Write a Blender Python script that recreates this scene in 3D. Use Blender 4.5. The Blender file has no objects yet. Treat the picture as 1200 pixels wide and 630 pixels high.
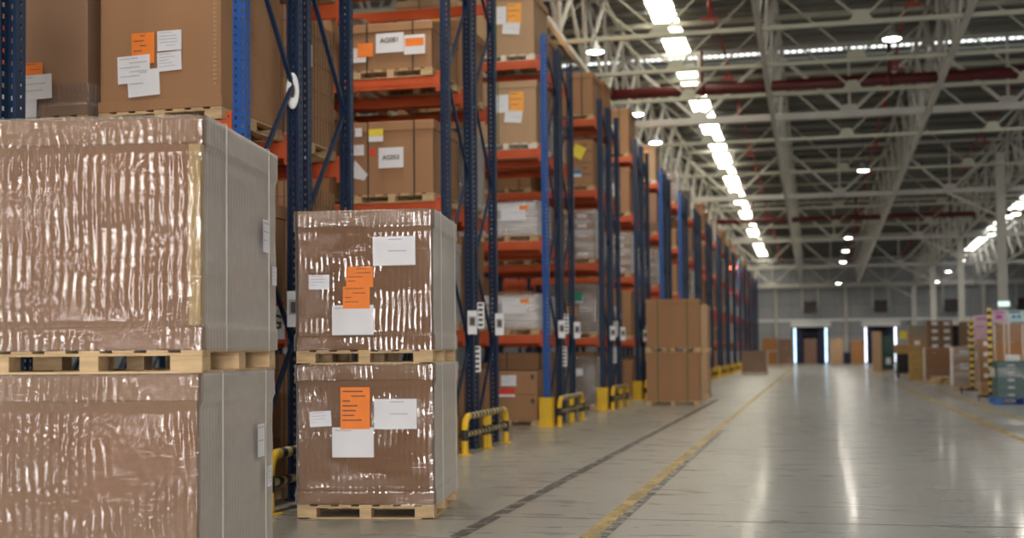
import bpy, math, random
from mathutils import Vector, Matrix, noise
PI = math.pi
C = bpy.context.scene.collection
sc = bpy.context.scene
RND = random.Random(7)

# ------------------------------------------------------------------ materials
def nodes_of(name):
    m = bpy.data.materials.new(name); m.use_nodes = True
    nt = m.node_tree; nt.nodes.clear()
    out = nt.nodes.new('ShaderNodeOutputMaterial')
    return m, nt, out

def N(nt, typ, **kw):
    n = nt.nodes.new(typ)
    for k, v in kw.items():
        if k in n.inputs.keys(): n.inputs[k].default_value = v
        else: setattr(n, k, v)
    return n

def mat(name, col, rough=.6, metal=0., var=.12, scale=6., bump=0., bscale=60., coord='Object', stretch=(1, 1, 1), spec=.5):
    m, nt, out = nodes_of(name)
    L = nt.links.new
    p = N(nt, 'ShaderNodeBsdfPrincipled', Roughness=rough, Metallic=metal)
    p.inputs['Specular IOR Level'].default_value = spec
    tc = nt.nodes.new('ShaderNodeTexCoord'); mp = nt.nodes.new('ShaderNodeMapping')
    mp.inputs['Scale'].default_value = stretch
    L(tc.outputs[coord], mp.inputs['Vector'])
    nz = N(nt, 'ShaderNodeTexNoise', Scale=scale, Detail=5.)
    L(mp.outputs[0], nz.inputs['Vector'])
    r = nt.nodes.new('ShaderNodeValToRGB')
    a = [c * (1 - var) for c in col]; b = [min(1, c * (1 + var)) for c in col]
    r.color_ramp.elements[0].position = .3; r.color_ramp.elements[1].position = .7
    r.color_ramp.elements[0].color = (*a, 1); r.color_ramp.elements[1].color = (*b, 1)
    L(nz.outputs['Fac'], r.inputs[0]); L(r.outputs[0], p.inputs['Base Color'])
    if bump:
        n2 = N(nt, 'ShaderNodeTexNoise', Scale=bscale, Detail=3.)
        L(mp.outputs[0], n2.inputs['Vector'])
        b2 = N(nt, 'ShaderNodeBump', Strength=bump, Distance=.01)
        L(n2.outputs['Fac'], b2.inputs['Height']); L(b2.outputs[0], p.inputs['Normal'])
    L(p.outputs[0], out.inputs[0])
    return m

def emit(name, col, s):
    m, nt, out = nodes_of(name)
    e = N(nt, 'ShaderNodeEmission', Strength=s); e.inputs[0].default_value = (*col, 1)
    nt.links.new(e.outputs[0], out.inputs[0])
    return m

def film_mat(name, base, fac, rough=.07, amp=1., gain=1.0):
    """clear film: mostly transparent, a little milky, fresnel gloss; upright wrinkles and thin creases as bump (UV = metres round the load, height)"""
    m, nt, out = nodes_of(name); L = nt.links.new
    def math_(op, a, b=None, clamp=False):
        n = nt.nodes.new('ShaderNodeMath'); n.operation = op; n.use_clamp = clamp
        for k, v in enumerate((a, b)):
            if v is None: continue
            if isinstance(v, (int, float)): n.inputs[k].default_value = v
            else: L(v, n.inputs[k])
        return n.outputs[0]
    uv = nt.nodes.new('ShaderNodeUVMap'); uv.uv_map = 'film'
    sp = nt.nodes.new('ShaderNodeSeparateXYZ'); L(uv.outputs[0], sp.inputs[0])
    def noise_(sx, sy, sc_, det, rot=0., off=0.):
        mp = nt.nodes.new('ShaderNodeMapping'); mp.inputs['Scale'].default_value = (sx, sy, 1); mp.inputs['Rotation'].default_value = (0, 0, rot); mp.inputs['Location'].default_value = (off, off*.7, 0)
        L(uv.outputs[0], mp.inputs[0]); nz = N(nt, 'ShaderNodeTexNoise', Scale=sc_, Detail=det); L(mp.outputs[0], nz.inputs['Vector']); return nz.outputs['Fac']
    w1 = noise_(2.2, 3., 1., 2.)
    ph = math_('ADD', math_('MULTIPLY', sp.outputs['X'], 2*PI/.044), math_('MULTIPLY', w1, 9.))
    rib = math_('SINE', ph)
    msk = math_('MULTIPLY', math_('SUBTRACT', noise_(1.9, 3.8, 1., 4., .12, 3.), .46), 6., True)
    brk = math_('ADD', math_('MULTIPLY', noise_(9., 16., 1., 3., 0, 7.), 1.6), .1)
    ribh = math_('MULTIPLY', math_('MULTIPLY', math_('MULTIPLY', rib, math_('ADD', math_('MULTIPLY', msk, .9), .22)), brk), .0062*amp)
    cr = math_('ABSOLUTE', math_('SUBTRACT', noise_(.8, 9., 1., 5., .06, 11.), .5))
    crh = math_('MULTIPLY', math_('SUBTRACT', 1., math_('MULTIPLY', cr, 40., True)), .0008*amp)
    fine = math_('MULTIPLY', noise_(34., 9., 1., 2., 0, 5.), .0008*amp)
    h = math_('ADD', math_('ADD', ribh, crh), fine)
    b = N(nt, 'ShaderNodeBump', Strength=1., Distance=1.); L(h, b.inputs['Height'])
    tr = N(nt, 'ShaderNodeBsdfTransparent'); tr.inputs[0].default_value = (.90, .885, .88, 1); df = N(nt, 'ShaderNodeBsdfDiffuse'); df.inputs[0].default_value = (*base, 1)
    gl = N(nt, 'ShaderNodeBsdfGlossy', Roughness=rough); gl.inputs[0].default_value = (1, 1, 1, 1); L(b.outputs[0], gl.inputs['Normal'])
    band = noise_(.35, 5., 1., 6., .04, 9.)
    r = nt.nodes.new('ShaderNodeMapRange'); r.inputs[1].default_value = .38; r.inputs[2].default_value = .66
    r.inputs[3].default_value = fac*.35; r.inputs[4].default_value = fac*1.9; L(band, r.inputs[0])
    lw = N(nt, 'ShaderNodeLayerWeight', Blend=.5)
    mu = math_('MULTIPLY', math_('POWER', lw.outputs['Facing'], 1.5), .95)
    a2 = math_('ADD', r.outputs[0], mu, True)
    mx = nt.nodes.new('ShaderNodeMixShader'); L(a2, mx.inputs[0]); L(tr.outputs[0], mx.inputs[1]); L(df.outputs[0], mx.inputs[2])
    fr = N(nt, 'ShaderNodeFresnel', IOR=1.6); L(b.outputs[0], fr.inputs['Normal'])
    g = math_('MINIMUM', math_('MULTIPLY', fr.outputs[0], gain, True), .19)
    m2 = nt.nodes.new('ShaderNodeMixShader'); L(g, m2.inputs[0]); L(mx.outputs[0], m2.inputs[1]); L(gl.outputs[0], m2.inputs[2])
    L(m2.outputs[0], out.inputs[0])
    return m

M = {}
M['card'] = mat('cardboard', (.38, .20, .098), .75, var=.06, scale=2.5, bump=.08, bscale=90, stretch=(1, 1, .2))
M['card_wrapped'] = mat('cardboard_wrapped', (.30, .165, .09), .75, var=.06, scale=2.5, stretch=(1, 1, .2))
M['card_wrapped_lid'] = mat('cardboard_wrapped_lid', (.33, .20, .12), .75, var=.06, scale=2.5)
M['card_light'] = mat('cardboard_light', (.47, .30, .175), .75, var=.06, scale=2.5, stretch=(1, 1, .2))
M['card_dark'] = mat('cardboard_dark', (.23, .135, .075), .8, var=.08, scale=3)
M['card_pink'] = mat('cardboard_pinkish', (.36, .21, .13), .8, var=.05, scale=3)
M['card_orange'] = mat('cardboard_orange', (.40, .19, .07), .8, var=.06, scale=3)
M['card_grey'] = mat('cardboard_grey', (.26, .21, .17), .8, var=.06, scale=3)
M['card_edge'] = mat('corner_board', (.50, .36, .17), .75, var=.08, scale=8)
M['wood'] = mat('pallet_wood', (.60, .42, .235), .75, var=.18, scale=5, bump=.15, bscale=40, stretch=(1, 6, 6))
M['wood_white'] = mat('pale_wood', (.78, .70, .60), .75, var=.1, scale=5)  # paler even tone of the pallet wood
M['wood_old'] = mat('crate_wood', (.42, .26, .09), .75, var=.2, scale=5, stretch=(1, 6, 6))
M['white_load'] = mat('white_packaging', (.80, .78, .78), .6, var=.1, scale=3)
M['paper'] = mat('white_paper', (.80, .80, .84), .7, var=.03, scale=4)
M['ink'] = mat('ink', (.10, .07, .06), .7)
M['ink_pale'] = mat('ink_pale', (.42, .42, .47), .7)
M['orange_paper'] = mat('orange_paper', (.95, .25, .035), .6, var=.05)
M['amber_paper'] = mat('amber_paper', (.95, .42, .08), .6, var=.05)
M['yellow_paper'] = mat('yellow_paper', (.85, .68, .06), .6, var=.05)
M['red_paper'] = mat('red_paper', (.75, .05, .03), .6, var=.05)
M['green_paper'] = mat('green_paper', (.02, .25, .15), .6, var=.05)
M['blue_paper'] = mat('blue_paper', (.04, .2, .45), .6, var=.05)
M['strap_black'] = mat('black_strap', (.025, .03, .025), .5)
M['strap_green'] = mat('green_strap', (.02, .12, .03), .5)
M['strap_clear'] = mat('clear_strap', (.65, .66, .62), .3)
M['blue'] = mat('navy_rack_paint', (.004, .023, .070), .42, var=.15, scale=3)
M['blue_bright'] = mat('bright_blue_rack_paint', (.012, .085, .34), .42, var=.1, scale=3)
M['orange'] = mat('orange_beam_paint', (.58, .095, .025), .45, var=.08, scale=3)
M['yellow'] = mat('yellow_paint', (.80, .50, .02), .45, var=.1, scale=6)
M['black'] = mat('black_paint', (.02, .02, .022), .5)
M['steel'] = mat('galvanised_steel', (.45, .46, .45), .45, .6)
M['truss'] = mat('white_truss_paint', (.55, .54, .50), .55, var=.06, scale=2)
M['truss_green'] = mat('greenish_truss_paint', (.44, .44, .35), .55, var=.06, scale=2)
M['purlin'] = mat('purlin_paint', (.16, .165, .155), .6, var=.06, scale=2)
M['deck'] = mat('roof_deck_sheet', (.20, .195, .18), .6, var=.08, scale=.6)
M['wall'] = mat('grey_wall_panel', (.34, .36, .38), .6, var=.08, scale=.5)
M['wall_trim'] = mat('white_wall_trim', (.85, .86, .87), .5, var=.04)
M['dark'] = mat('dark_interior', (.012, .012, .016), .7)
M['maroon'] = mat('maroon_pipe_paint', (.10, .008, .007), .45, var=.1)
M['red'] = mat('red_pipe_paint', (.35, .04, .03), .45)
M['teal'] = mat('teal_plastic', (.004, .06, .052), .4, var=.1)
M['pblue'] = mat('blue_pallet_plastic', (.02, .16, .55), .45)
M['pink_sign'] = mat('pink_board', (.62, .42, .50), .6)
M['cyan_sign'] = mat('pale_cyan_board', (.50, .66, .68), .6)
M['purple'] = mat('purple_print', (.35, .08, .35), .6)
M['navybase'] = mat('navy_padding', (.015, .02, .08), .6)
M['film'] = film_mat('stretch_film', (.72, .685, .64), .022)
M['film_tight'] = film_mat('stretch_film_tight', (.72, .685, .64), .022, amp=.40, gain=1.25, rough=.06)
M['film_heavy'] = film_mat('stretch_film_heavy', (.84, .81, .79), .24)
M['lamp'] = emit('lamp_diffuser', (1, .98, .93), 22.)
M['skylight'] = emit('rooflight_panel', (1, .93, .75), 11.5)
M['skylight_side'] = emit('rooflight_panel_side', (1, .96, .88), 6.)
M['slit'] = emit('rooflight_slit', (.95, 1, .97), 2.2)
M['day'] = emit('daylight_gap', (.55, .80, 1.), 3.2)
M['day_white'] = emit('daylight_gap_white', (.85, .88, 1.), 3.)
M['front_glow'] = emit('added_glow_panel', (1., .965, .93), 38.)  # glow for the unseen panels added behind the camera
M['exit'] = emit('exit_sign_panel', (.75, 1., .9), 1.2)

# floor
def floor_mat():
    m, nt, out = nodes_of('polished_concrete'); L = nt.links.new
    p = N(nt, 'ShaderNodeBsdfPrincipled'); p.inputs['Specular IOR Level'].default_value = .22; p.inputs['Coat Weight'].default_value = .14; p.inputs['Coat Roughness'].default_value = .09
    tc = nt.nodes.new('ShaderNodeTexCoord')
    big = N(nt, 'ShaderNodeTexNoise', Scale=.35, Detail=6., Roughness=.6); L(tc.outputs['Object'], big.inputs[0])
    mp = nt.nodes.new('ShaderNodeMapping'); mp.inputs['Scale'].default_value = (.6, 2.2, 1); L(tc.outputs['Object'], mp.inputs[0])
    fine = N(nt, 'ShaderNodeTexNoise', Scale=2.2, Detail=8., Roughness=.65); L(mp.outputs[0], fine.inputs[0])
    r = nt.nodes.new('ShaderNodeValToRGB'); e = r.color_ramp.elements
    e[0].position = .3; e[0].color = (.32, .31, .28, 1); e[1].position = .75; e[1].color = (.46, .445, .40, 1)
    mixf = N(nt, 'ShaderNodeMath', operation='ADD'); mixf.inputs[1].default_value = 0
    s1 = N(nt, 'ShaderNodeMath', operation='MULTIPLY'); s1.inputs[1].default_value = .5; L(big.outputs['Fac'], s1.inputs[0])
    s2 = N(nt, 'ShaderNodeMath', operation='MULTIPLY'); s2.inputs[1].default_value = .5; L(fine.outputs['Fac'], s2.inputs[0])
    L(s1.outputs[0], mixf.inputs[0]); L(s2.outputs[0], mixf.inputs[1]); L(mixf.outputs[0], r.inputs[0])
    # cooler, slightly darker tint from the left painted line rightwards
    sx = nt.nodes.new('ShaderNodeSeparateXYZ'); L(tc.outputs['Object'], sx.inputs[0])
    mr = nt.nodes.new('ShaderNodeMapRange'); mr.inputs[1].default_value = -1.25; mr.inputs[2].default_value = -.2; L(sx.outputs['X'], mr.inputs[0])
    mc = nt.nodes.new('ShaderNodeMix'); mc.data_type = 'RGBA'; mc.blend_type = 'MULTIPLY'
    mc.inputs['B'].default_value = (.80, .84, .95, 1)
    L(mr.outputs[0], mc.inputs['Factor']); L(r.outputs[0], mc.inputs['A']); L(mc.outputs['Result'], p.inputs['Base Color'])
    rr = nt.nodes.new('ShaderNodeMapRange'); rr.inputs[1].default_value = .3; rr.inputs[2].default_value = .7
    rr.inputs[3].default_value = .24; rr.inputs[4].default_value = .36; L(fine.outputs['Fac'], rr.inputs[0]); L(rr.outputs[0], p.inputs['Roughness'])
    b = N(nt, 'ShaderNodeBump', Strength=.05, Distance=.02); L(fine.outputs['Fac'], b.inputs['Height']); L(b.outputs[0], p.inputs['Normal'])
    L(p.outputs[0], out.inputs[0]); return m

def worn_mat(name, col, thr=.45):
    m, nt, out = nodes_of(name); L = nt.links.new
    p = N(nt, 'ShaderNodeBsdfPrincipled', Roughness=.4); p.inputs['Base Color'].default_value = (*col, 1)
    tr = nt.nodes.new('ShaderNodeBsdfTransparent'); tc = nt.nodes.new('ShaderNodeTexCoord')
    nz = N(nt, 'ShaderNodeTexNoise', Scale=5., Detail=8., Roughness=.75); L(tc.outputs['Object'], nz.inputs[0])
    r = nt.nodes.new('ShaderNodeMapRange'); r.inputs[1].default_value = thr - .08; r.inputs[2].default_value = thr + .12; r.inputs[4].default_value = .9
    L(nz.outputs['Fac'], r.inputs[0]); mx = nt.nodes.new('ShaderNodeMixShader')
    L(r.outputs[0], mx.inputs[0]); L(tr.outputs[0], mx.inputs[1]); L(p.outputs[0], mx.inputs[2]); L(mx.outputs[0], out.inputs[0]); return m
M['floor'] = floor_mat()
M['line'] = worn_mat('worn_yellow_line', (.52, .35, .08), .42)
M['scuff'] = worn_mat('dark_scuff_line', (.10, .085, .08), .50)
M['patch'] = worn_mat('dark_chipped_edge', (.07, .07, .07), .52)

# ------------------------------------------------------------------ mesh builder
class MB:
    def __init__(s): s.v = []; s.f = []; s.mi = []; s.mats = []; s.smooth = []; s.uv = None
    def m(s, mt):
        mt = M[mt] if isinstance(mt, str) else mt
        if mt not in s.mats: s.mats.append(mt)
        return s.mats.index(mt)
    def quad(s, a, b, c, d, mt, sm=False):
        i = len(s.v); s.v += [tuple(a), tuple(b), tuple(c), tuple(d)]; s.f.append((i, i+1, i+2, i+3)); s.mi.append(s.m(mt)); s.smooth.append(sm)
    def box(s, x0, x1, y0, y1, z0, z1, mt, bev=0., T=None):
        if bev:
            b = min(bev, (x1-x0)*.45, (y1-y0)*.45, (z1-z0)*.45)
            pts = []; idx = {}
            for sx in (0, 1):
                for sy in (0, 1):
                    for sz in (0, 1):
                        X = (x0, x1)[sx]; Y = (y0, y1)[sy]; Z = (z0, z1)[sz]
                        dx = b if not sx else -b; dy = b if not sy else -b; dz = b if not sz else -b
                        for k, p in enumerate([(X, Y+dy, Z+dz), (X+dx, Y, Z+dz), (X+dx, Y+dy, Z)]):
                            idx[(sx, sy, sz, k)] = len(pts); pts.append(p)
            I = lambda *a: idx[a]
            F = []
            for sx in (0, 1): q = [I(sx,0,0,0), I(sx,1,0,0), I(sx,1,1,0), I(sx,0,1,0)]; F.append(q if sx else q[::-1])
            for sy in (0, 1): q = [I(0,sy,0,1), I(1,sy,0,1), I(1,sy,1,1), I(0,sy,1,1)]; F.append(q[::-1] if sy else q)
            for sz in (0, 1): q = [I(0,0,sz,2), I(1,0,sz,2), I(1,1,sz,2), I(0,1,sz,2)]; F.append(q if sz else q[::-1])
            for a in (0, 1):
                for c in (0, 1):
                    F.append([I(a,c,0,0), I(a,c,1,0), I(a,c,1,1), I(a,c,0,1)] if (a == c) else [I(a,c,0,0), I(a,c,0,1), I(a,c,1,1), I(a,c,1,0)])
                    F.append([I(a,0,c,0), I(a,0,c,2), I(a,1,c,2), I(a,1,c,0)])
                    F.append([I(0,a,c,1), I(1,a,c,1), I(1,a,c,2), I(0,a,c,2)])
            for a in (0,1):
                for c in (0,1):
                    for d in (0,1): F.append([I(a,c,d,0), I(a,c,d,1), I(a,c,d,2)])
        else:
            pts = [(x0,y0,z0),(x1,y0,z0),(x1,y1,z0),(x0,y1,z0),(x0,y0,z1),(x1,y0,z1),(x1,y1,z1),(x0,y1,z1)]
            F = [(3,2,1,0),(4,5,6,7),(0,1,5,4),(1,2,6,5),(2,3,7,6),(3,0,4,7)]
        if T is not None: pts = [tuple(T @ Vector(p)) for p in pts]
        i = len(s.v); s.v += pts; mi = s.m(mt)
        for q in F: s.f.append(tuple(i+k for k in q)); s.mi.append(mi); s.smooth.append(False)
    def bar(s, a, b, w, h, mt, up=Vector((0, 0, 1))):
        a = Vector(a); b = Vector(b); d = (b-a).normalized()
        if abs(d.dot(up)) > .98: up = Vector((0, 1, 0))
        x = d.cross(up).normalized(); z = x.cross(d)
        T = Matrix((( x.x, d.x, z.x, a.x), (x.y, d.y, z.y, a.y), (x.z, d.z, z.z, a.z), (0,0,0,1)))
        s.box(-w/2, w/2, 0, (b-a).length, -h/2, h/2, mt, T=T)
    def tube(s, pts, r, mt, n=12, matf=None, cap=True):
        pts = [Vector(p) for p in pts]; rings = []; u = None; acc = 0
        base = len(s.v)
        for i, p in enumerate(pts):
            d = (pts[min(i+1, len(pts)-1)] - pts[max(i-1, 0)]).normalized()
            if u is None: u = d.orthogonal().normalized()
            else: u = (u - d*u.dot(d)).normalized()
            w = d.cross(u); rr = r if not callable(r) else r(i)
            for k in range(n): s.v.append(tuple(p + (u*math.cos(2*PI*k/n) + w*math.sin(2*PI*k/n))*rr))
        for i in range(len(pts)-1):
            seg = (pts[i+1]-pts[i]).length
            mm = s.m(matf(acc+seg/2) if matf else mt); acc += seg
            for k in range(n):
                a = base+i*n+k; b = base+i*n+(k+1) % n
                s.f.append((a, b, b+n, a+n)); s.mi.append(mm); s.smooth.append(True)
        if cap:
            s.f.append(tuple(base+k for k in range(n))[::-1]); s.mi.append(s.m(matf(0) if matf else mt)); s.smooth.append(False)
            s.f.append(tuple(base+(len(pts)-1)*n+k for k in range(n))); s.mi.append(s.m(matf(acc) if matf else mt)); s.smooth.append(False)
    def lathe(s, prof, mt, n=24, T=None):
        base = len(s.v)
        for (r, z) in prof:
            for k in range(n):
                p = Vector((r*math.cos(2*PI*k/n), r*math.sin(2*PI*k/n), z)); s.v.append(tuple(T @ p) if T else tuple(p))
        for i in range(len(prof)-1):
            for k in range(n):
                a = base+i*n+k; b = base+i*n+(k+1) % n
                s.f.append((a, b, b+n, a+n)); s.mi.append(s.m(mt)); s.smooth.append(True)
    def mesh(s, name):
        me = bpy.data.meshes.new(name); me.from_pydata(s.v, [], s.f)
        for mt in s.mats: me.materials.append(mt)
        me.polygons.foreach_set('material_index', s.mi); me.polygons.foreach_set('use_smooth', s.smooth)
        if s.uv:
            lay = me.uv_layers.new(name='film'); flat = []
            for q in s.uv: flat += q
            lay.data.foreach_set('uv', flat)
        me.update()
        return me

def put(name, me, parent=None, loc=(0, 0, 0), rz=0., label=None):
    o = bpy.data.objects.new(name, me); C.objects.link(o); o.parent = parent
    o.location = loc; o.rotation_euler = (0, 0, rz)
    if label: o['label'] = label
    return o
def part(name, mb, parent=None, loc=(0, 0, 0), rz=0., label=None): return put(name, mb.mesh(name), parent, loc, rz, label)
def tag(o, label, cat, group=None, kind=None):
    o['label'] = label; o['category'] = cat
    if group: o['group'] = group
    if kind: o['kind'] = kind
    return o
def thing(name, label, cat, loc=(0, 0, 0), rz=0., group=None):
    o = put(name, None, None, loc, rz); o.empty_display_size = .2
    return tag(o, label, cat, group)
def struct(name, mb, loc=(0, 0, 0), parent=None, label=None):
    o = part(name, mb, parent, loc)
    if parent is None:
        o['kind'] = 'structure'; o['category'] = name.split('_')[0]
        if label: o['label'] = label
    return o
def copy_tree(root, label=None, loc=None, rz=None, group=None):
    r = root.copy(); C.objects.link(r)
    if label: r['label'] = label
    if loc is not None: r.location = loc
    if rz is not None: r.rotation_euler = (0, 0, rz)
    if group: r['group'] = group
    for ch in root.children:
        c = ch.copy(); C.objects.link(c); c.parent = r
        for g in ch.children:
            d = g.copy(); C.objects.link(d); d.parent = c
    return r
ORD = ['first', 'second', 'third', 'fourth', 'fifth', 'sixth', 'seventh', 'eighth', 'ninth', 'tenth', 'eleventh', 'twelfth', 'thirteenth',
       'fourteenth', 'fifteenth', 'sixteenth', 'seventeenth', 'eighteenth', 'nineteenth', 'twentieth', 'twenty-first', 'twenty-second',
       'twenty-third', 'twenty-fourth', 'twenty-fifth', 'twenty-sixth', 'twenty-seventh', 'twenty-eighth', 'twenty-ninth', 'thirtieth',
       'thirty-first','thirty-second','thirty-third','thirty-fourth','thirty-fifth','thirty-sixth']

# ------------------------------------------------------------------ camera
f, yaw, pitch, roll, cy = 1493., .2334, .0378, .0094, 354.8
H = 1.25
F = Vector((-math.sin(yaw)*math.cos(pitch), math.cos(yaw)*math.cos(pitch), math.sin(pitch)))
Rt = Vector((math.cos(yaw), math.sin(yaw), 0)); U = Rt.cross(F)
A = Rt*math.cos(roll) - U*math.sin(roll); B = Rt*math.sin(roll) + U*math.cos(roll)
cam = bpy.data.cameras.new('camera'); co = bpy.data.objects.new('camera', cam); C.objects.link(co)
co.matrix_world = Matrix(((A.x, B.x, -F.x, 0), (A.y, B.y, -F.y, 0), (A.z, B.z, -F.z, H), (0, 0, 0, 1)))
cam.sensor_width = 36; cam.lens = f/1200*36; cam.shift_y = (cy-315)/1200
cam.clip_start = .1; cam.clip_end = 400
cam.dof.use_dof = True; cam.dof.focus_distance = 7.6; cam.dof.aperture_fstop = 1.6; cam.dof.aperture_blades = 9
sc.camera = co

# ------------------------------------------------------------------ setting
XL, XR, YB, YW = -30., 26., -14., 106.
RK = .0275                                     # the roof falls gently away from the camera
def ztr(y): return 9.1 - RK*y                  # underside of the trusses
def zrf(y): return 11.55 - RK*y                # roof sheet
mb = MB(); mb.box(XL, XR, YB, YW+14, -.2, 0, 'floor'); struct('floor', mb)
mb = MB()
for (y, x0, x1) in [(9.42, -9, 14), (21.5, -4.2, 14), (33.6, -4.2, 14), (45.7, -4.2, 14), (57.8, -4.2, 14)]:
    mb.box(x0, x1, y-.006, y+.006, .0005, .0015, 'black')
struct('trim_1', mb, label='thin dark expansion joints cut across the concrete floor')
mb = MB(); mb.box(-1.56, -1.45, 2, 96, .001, .003, 'line'); struct('trim_2', mb, label='worn yellow floor line on the rack side of the aisle')
mb = MB(); mb.box(2.61, 2.72, 10, 96, .001, .003, 'line'); mb.box(3.35, 3.44, 10, 40, .001, .003, 'line'); struct('trim_3', mb, label='worn yellow floor lines on the right of the aisle')
mb = MB(); mb.box(-2.44, -2.33, 4, 32, .001, .0025, 'scuff'); struct('trim_4', mb, label='dark scuffed strip where an old floor line was removed')
mb = MB(); mb.box(-1.45, -1.38, 7, 20, .001, .0025, 'patch'); struct('trim_5', mb, label='dark chipped edge along the yellow floor line')
# roof sheet with corrugation and purlins
mb = MB(); y = YB
STRIPS = [(-4.35, -3.6), (11.2, 12.2), (-14.5, -13.5), (-23.5, -22.5)]
edges = [XL] + [e for s_ in sorted(STRIPS) for e in s_] + [XR]
def deckspan(y0, y1, k):
    for i in range(0, len(edges), 2):
        a, b = edges[i], edges[i+1]; d = .04 if k % 2 else 0.
        mb.quad((a, y0, zrf(y0)+d), (a, y1, zrf(y1)+d), (b, y1, zrf(y1)+d), (b, y0, zrf(y0)+d), 'deck')
        mb.quad((a, y1, zrf(y1)+.04), (a, y1, zrf(y1)), (b, y1, zrf(y1)), (b, y1, zrf(y1)+.04), 'deck')
k = 0
while y < YW:
    if not (39.4 <= y < 40.4): deckspan(y, y+.25, k)
    y += .25; k += 1
y = YB+.7
while y < YW:
    if 38.6 < y < 39.9: y += 1.5; continue
    z = zrf(y)
    for e_ in range(0, len(edges), 2):
        mb.box(edges[e_], edges[e_+1], y-.045, y+.045, z-.13, z-.02, 'purlin')
    mb.box(XL, XR, y-.02, y+.02, z-.02, z+.02, 'purlin')
    y += 1.5
mb.box(XL, XR, YB, YW, 12.6, 12.7, 'deck')
struct('ceiling', mb, label='dark corrugated roof sheet with steel purlins')
# rooflights: bright panels over the openings, one every bay
n = 1
for (x0, x1) in STRIPS:
    mb = MB(); y = YB
    while y < YW-2:
        if not (39.0 < y < 40.6):
            mb.box(x0+.03, x1-.03, y+.04, y+1.46, zrf(y+.75)+.03, zrf(y+.75)+.06, 'skylight' if x0 == -4.35 else 'skylight_side')
        y += 1.5
    struct('window_%d' % n, mb, label='bright rooflight strip running along the hall, ' + ['above the rack ends', 'far right', 'beyond the racks', 'far left'][n-1]); n += 1
mb = MB(); x = XL
while x < XR:
    mb.box(x+.03, x+.17, 39.6, 40.45, zrf(40)+.02, zrf(40)+.05, 'slit'); x += .2
struct('window_%d' % n, mb, label='thin ribbed rooflight slit running across the hall'); n += 1

# walls
def far_wall():
    mb = MB(); Y = YW
    mb_d = mb
    doors = [(-1.80, 1.02), (3.75, 6.4), (9.3, 11.95), (14.8, 17.5)]
    xs = XL
    for (a, b) in doors:
        mb.box(xs, a, Y, Y+.3, 0, 12.7, 'wall'); mb.box(a, b, Y, Y+.3, 3.0, 12.7, 'wall'); xs = b
    mb.box(xs, XR, Y, Y+.3, 0, 12.7, 'wall')
    x = XL+.5
    for z in [1.2, 2.4, 4.75, 5.9]:                  # panel joints
        mb.box(XL, XR, Y-.012, Y, z, z+.025, 'purlin')
    while x < XR:
        if not any(a-.05 < x < b+.05 for a, b in doors): mb.box(x, x+.02, Y-.012, Y, 0, 8.5, 'purlin')
        else: mb.box(x, x+.02, Y-.012, Y, 3.1, 8.5, 'purlin')
        x += 1.15
    struct('wall_back', mb, label='grey panelled back wall with loading docks')
    mb = MB(); mb.box(XL, XR, Y-.12, Y-.015, 3.42, 3.62, 'wall_trim'); struct('trim_6', mb, label='white horizontal rail on the back wall')
    mb = MB(); mb.box(XL, XR, Y-.3, Y-.02, 6.15, 6.4, 'truss'); struct('trim_7', mb, label='pale roof edge beam on the back wall')
    for i, (a, b) in enumerate(doors):
        d = thing('door_%d' % (i+1), 'dark loading dock opening with white header, %s from the left on the back wall' % ORD[i], 'loading dock', (0, 0, 0)); d['kind'] = 'structure'
        mb = MB(); mb.box(a, b, Y+2.4, Y+2.5, 0, 3.0, 'dark'); mb.box(a-.05, a, Y+.3, Y+2.5, 0, 3.0, 'dark'); mb.box(b, b+.05, Y+.3, Y+2.5, 0, 3.0, 'dark'); mb.box(a, b, Y+.3, Y+2.5, 3.0, 3.05, 'dark')
        part('shelter', mb, d)
        mb = MB(); mb.box(a-.15, b+.2, Y-.35, Y-.02, 2.98, 3.38, 'wall_trim'); part('header', mb, d)
        for s_, x in ((0, a+.02), (1, b-.34)):
            mb = MB(); mb.box(x+.09, x+.23, Y+.1, Y+.16, .1, 2.9, 'day' if i == 0 else 'day_white'); part('daylight_gap', mb, d, label='bright strip of daylight beside the dock door')
            mb = MB(); mb.box(x+(.29 if s_ == 0 else -.42), x+(.74 if s_ == 0 else .03), Y-.02, Y+.25, .1, 2.85, 'navybase'); part('dock_cushion', mb, d)
    for i, (x, w) in enumerate([(-6.9, .3), (-3.08, .22), (2.42, .26), (12.9, .3), (18.4, .3)]):
        mb = MB(); mb.box(x-w/2, x+w/2, Y-.3, Y-.13, 0, 6.1, 'truss', .01)
        if i == 2: mb.box(x-.3, x+.3, Y-.5, Y-.12, 0, .9, 'navybase', .02)
        struct('trim_%d' % (8+i), mb, label='white wall post, %s from the left on the back wall' % ORD[i])
far_wall()
mb = MB(); mb.box(XL-.3, XL, YB, YW+.3, 0, 12.7, 'wall'); struct('wall_left', mb)
mb = MB(); mb.box(XR, XR+.3, YB, YW+.3, 0, 12.7, 'wall'); struct('wall_right', mb)

mb = MB(); xs = XL; WN = [(-12.5, -11.9), (-6.6, -6.3), (-3.2, -2.9), (1.6, 2.2), (3.6, 6.6), (12, 12.8)]
for (a, b) in WN: mb.box(xs, a, YB-.3, YB, 0, 12.7, 'wall'); mb.box(a, b, YB-.3, YB, 0, .1, 'wall'); mb.box(a, b, YB-.3, YB, 6.2, 12.7, 'wall'); xs = b
mb.box(xs, XR, YB-.3, YB, 0, 12.7, 'wall'); struct('wall_front', mb, label='grey wall behind the photographer')
for i, (a, b) in enumerate(WN):  # added unseen glow panels, placed to streak the stretch film with highlights
    mb = MB(); mb.box(a, b, YB-.2, YB-.16, .1, 6.2, 'front_glow')
    for z in (2.0, 3.6): mb.box(a, b, YB-.15, YB-.05, z, z+.08, 'wall_trim')
    struct('window_%d' % (n+i), mb, label='tall glowing panel added behind the photographer to light the film')

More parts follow.
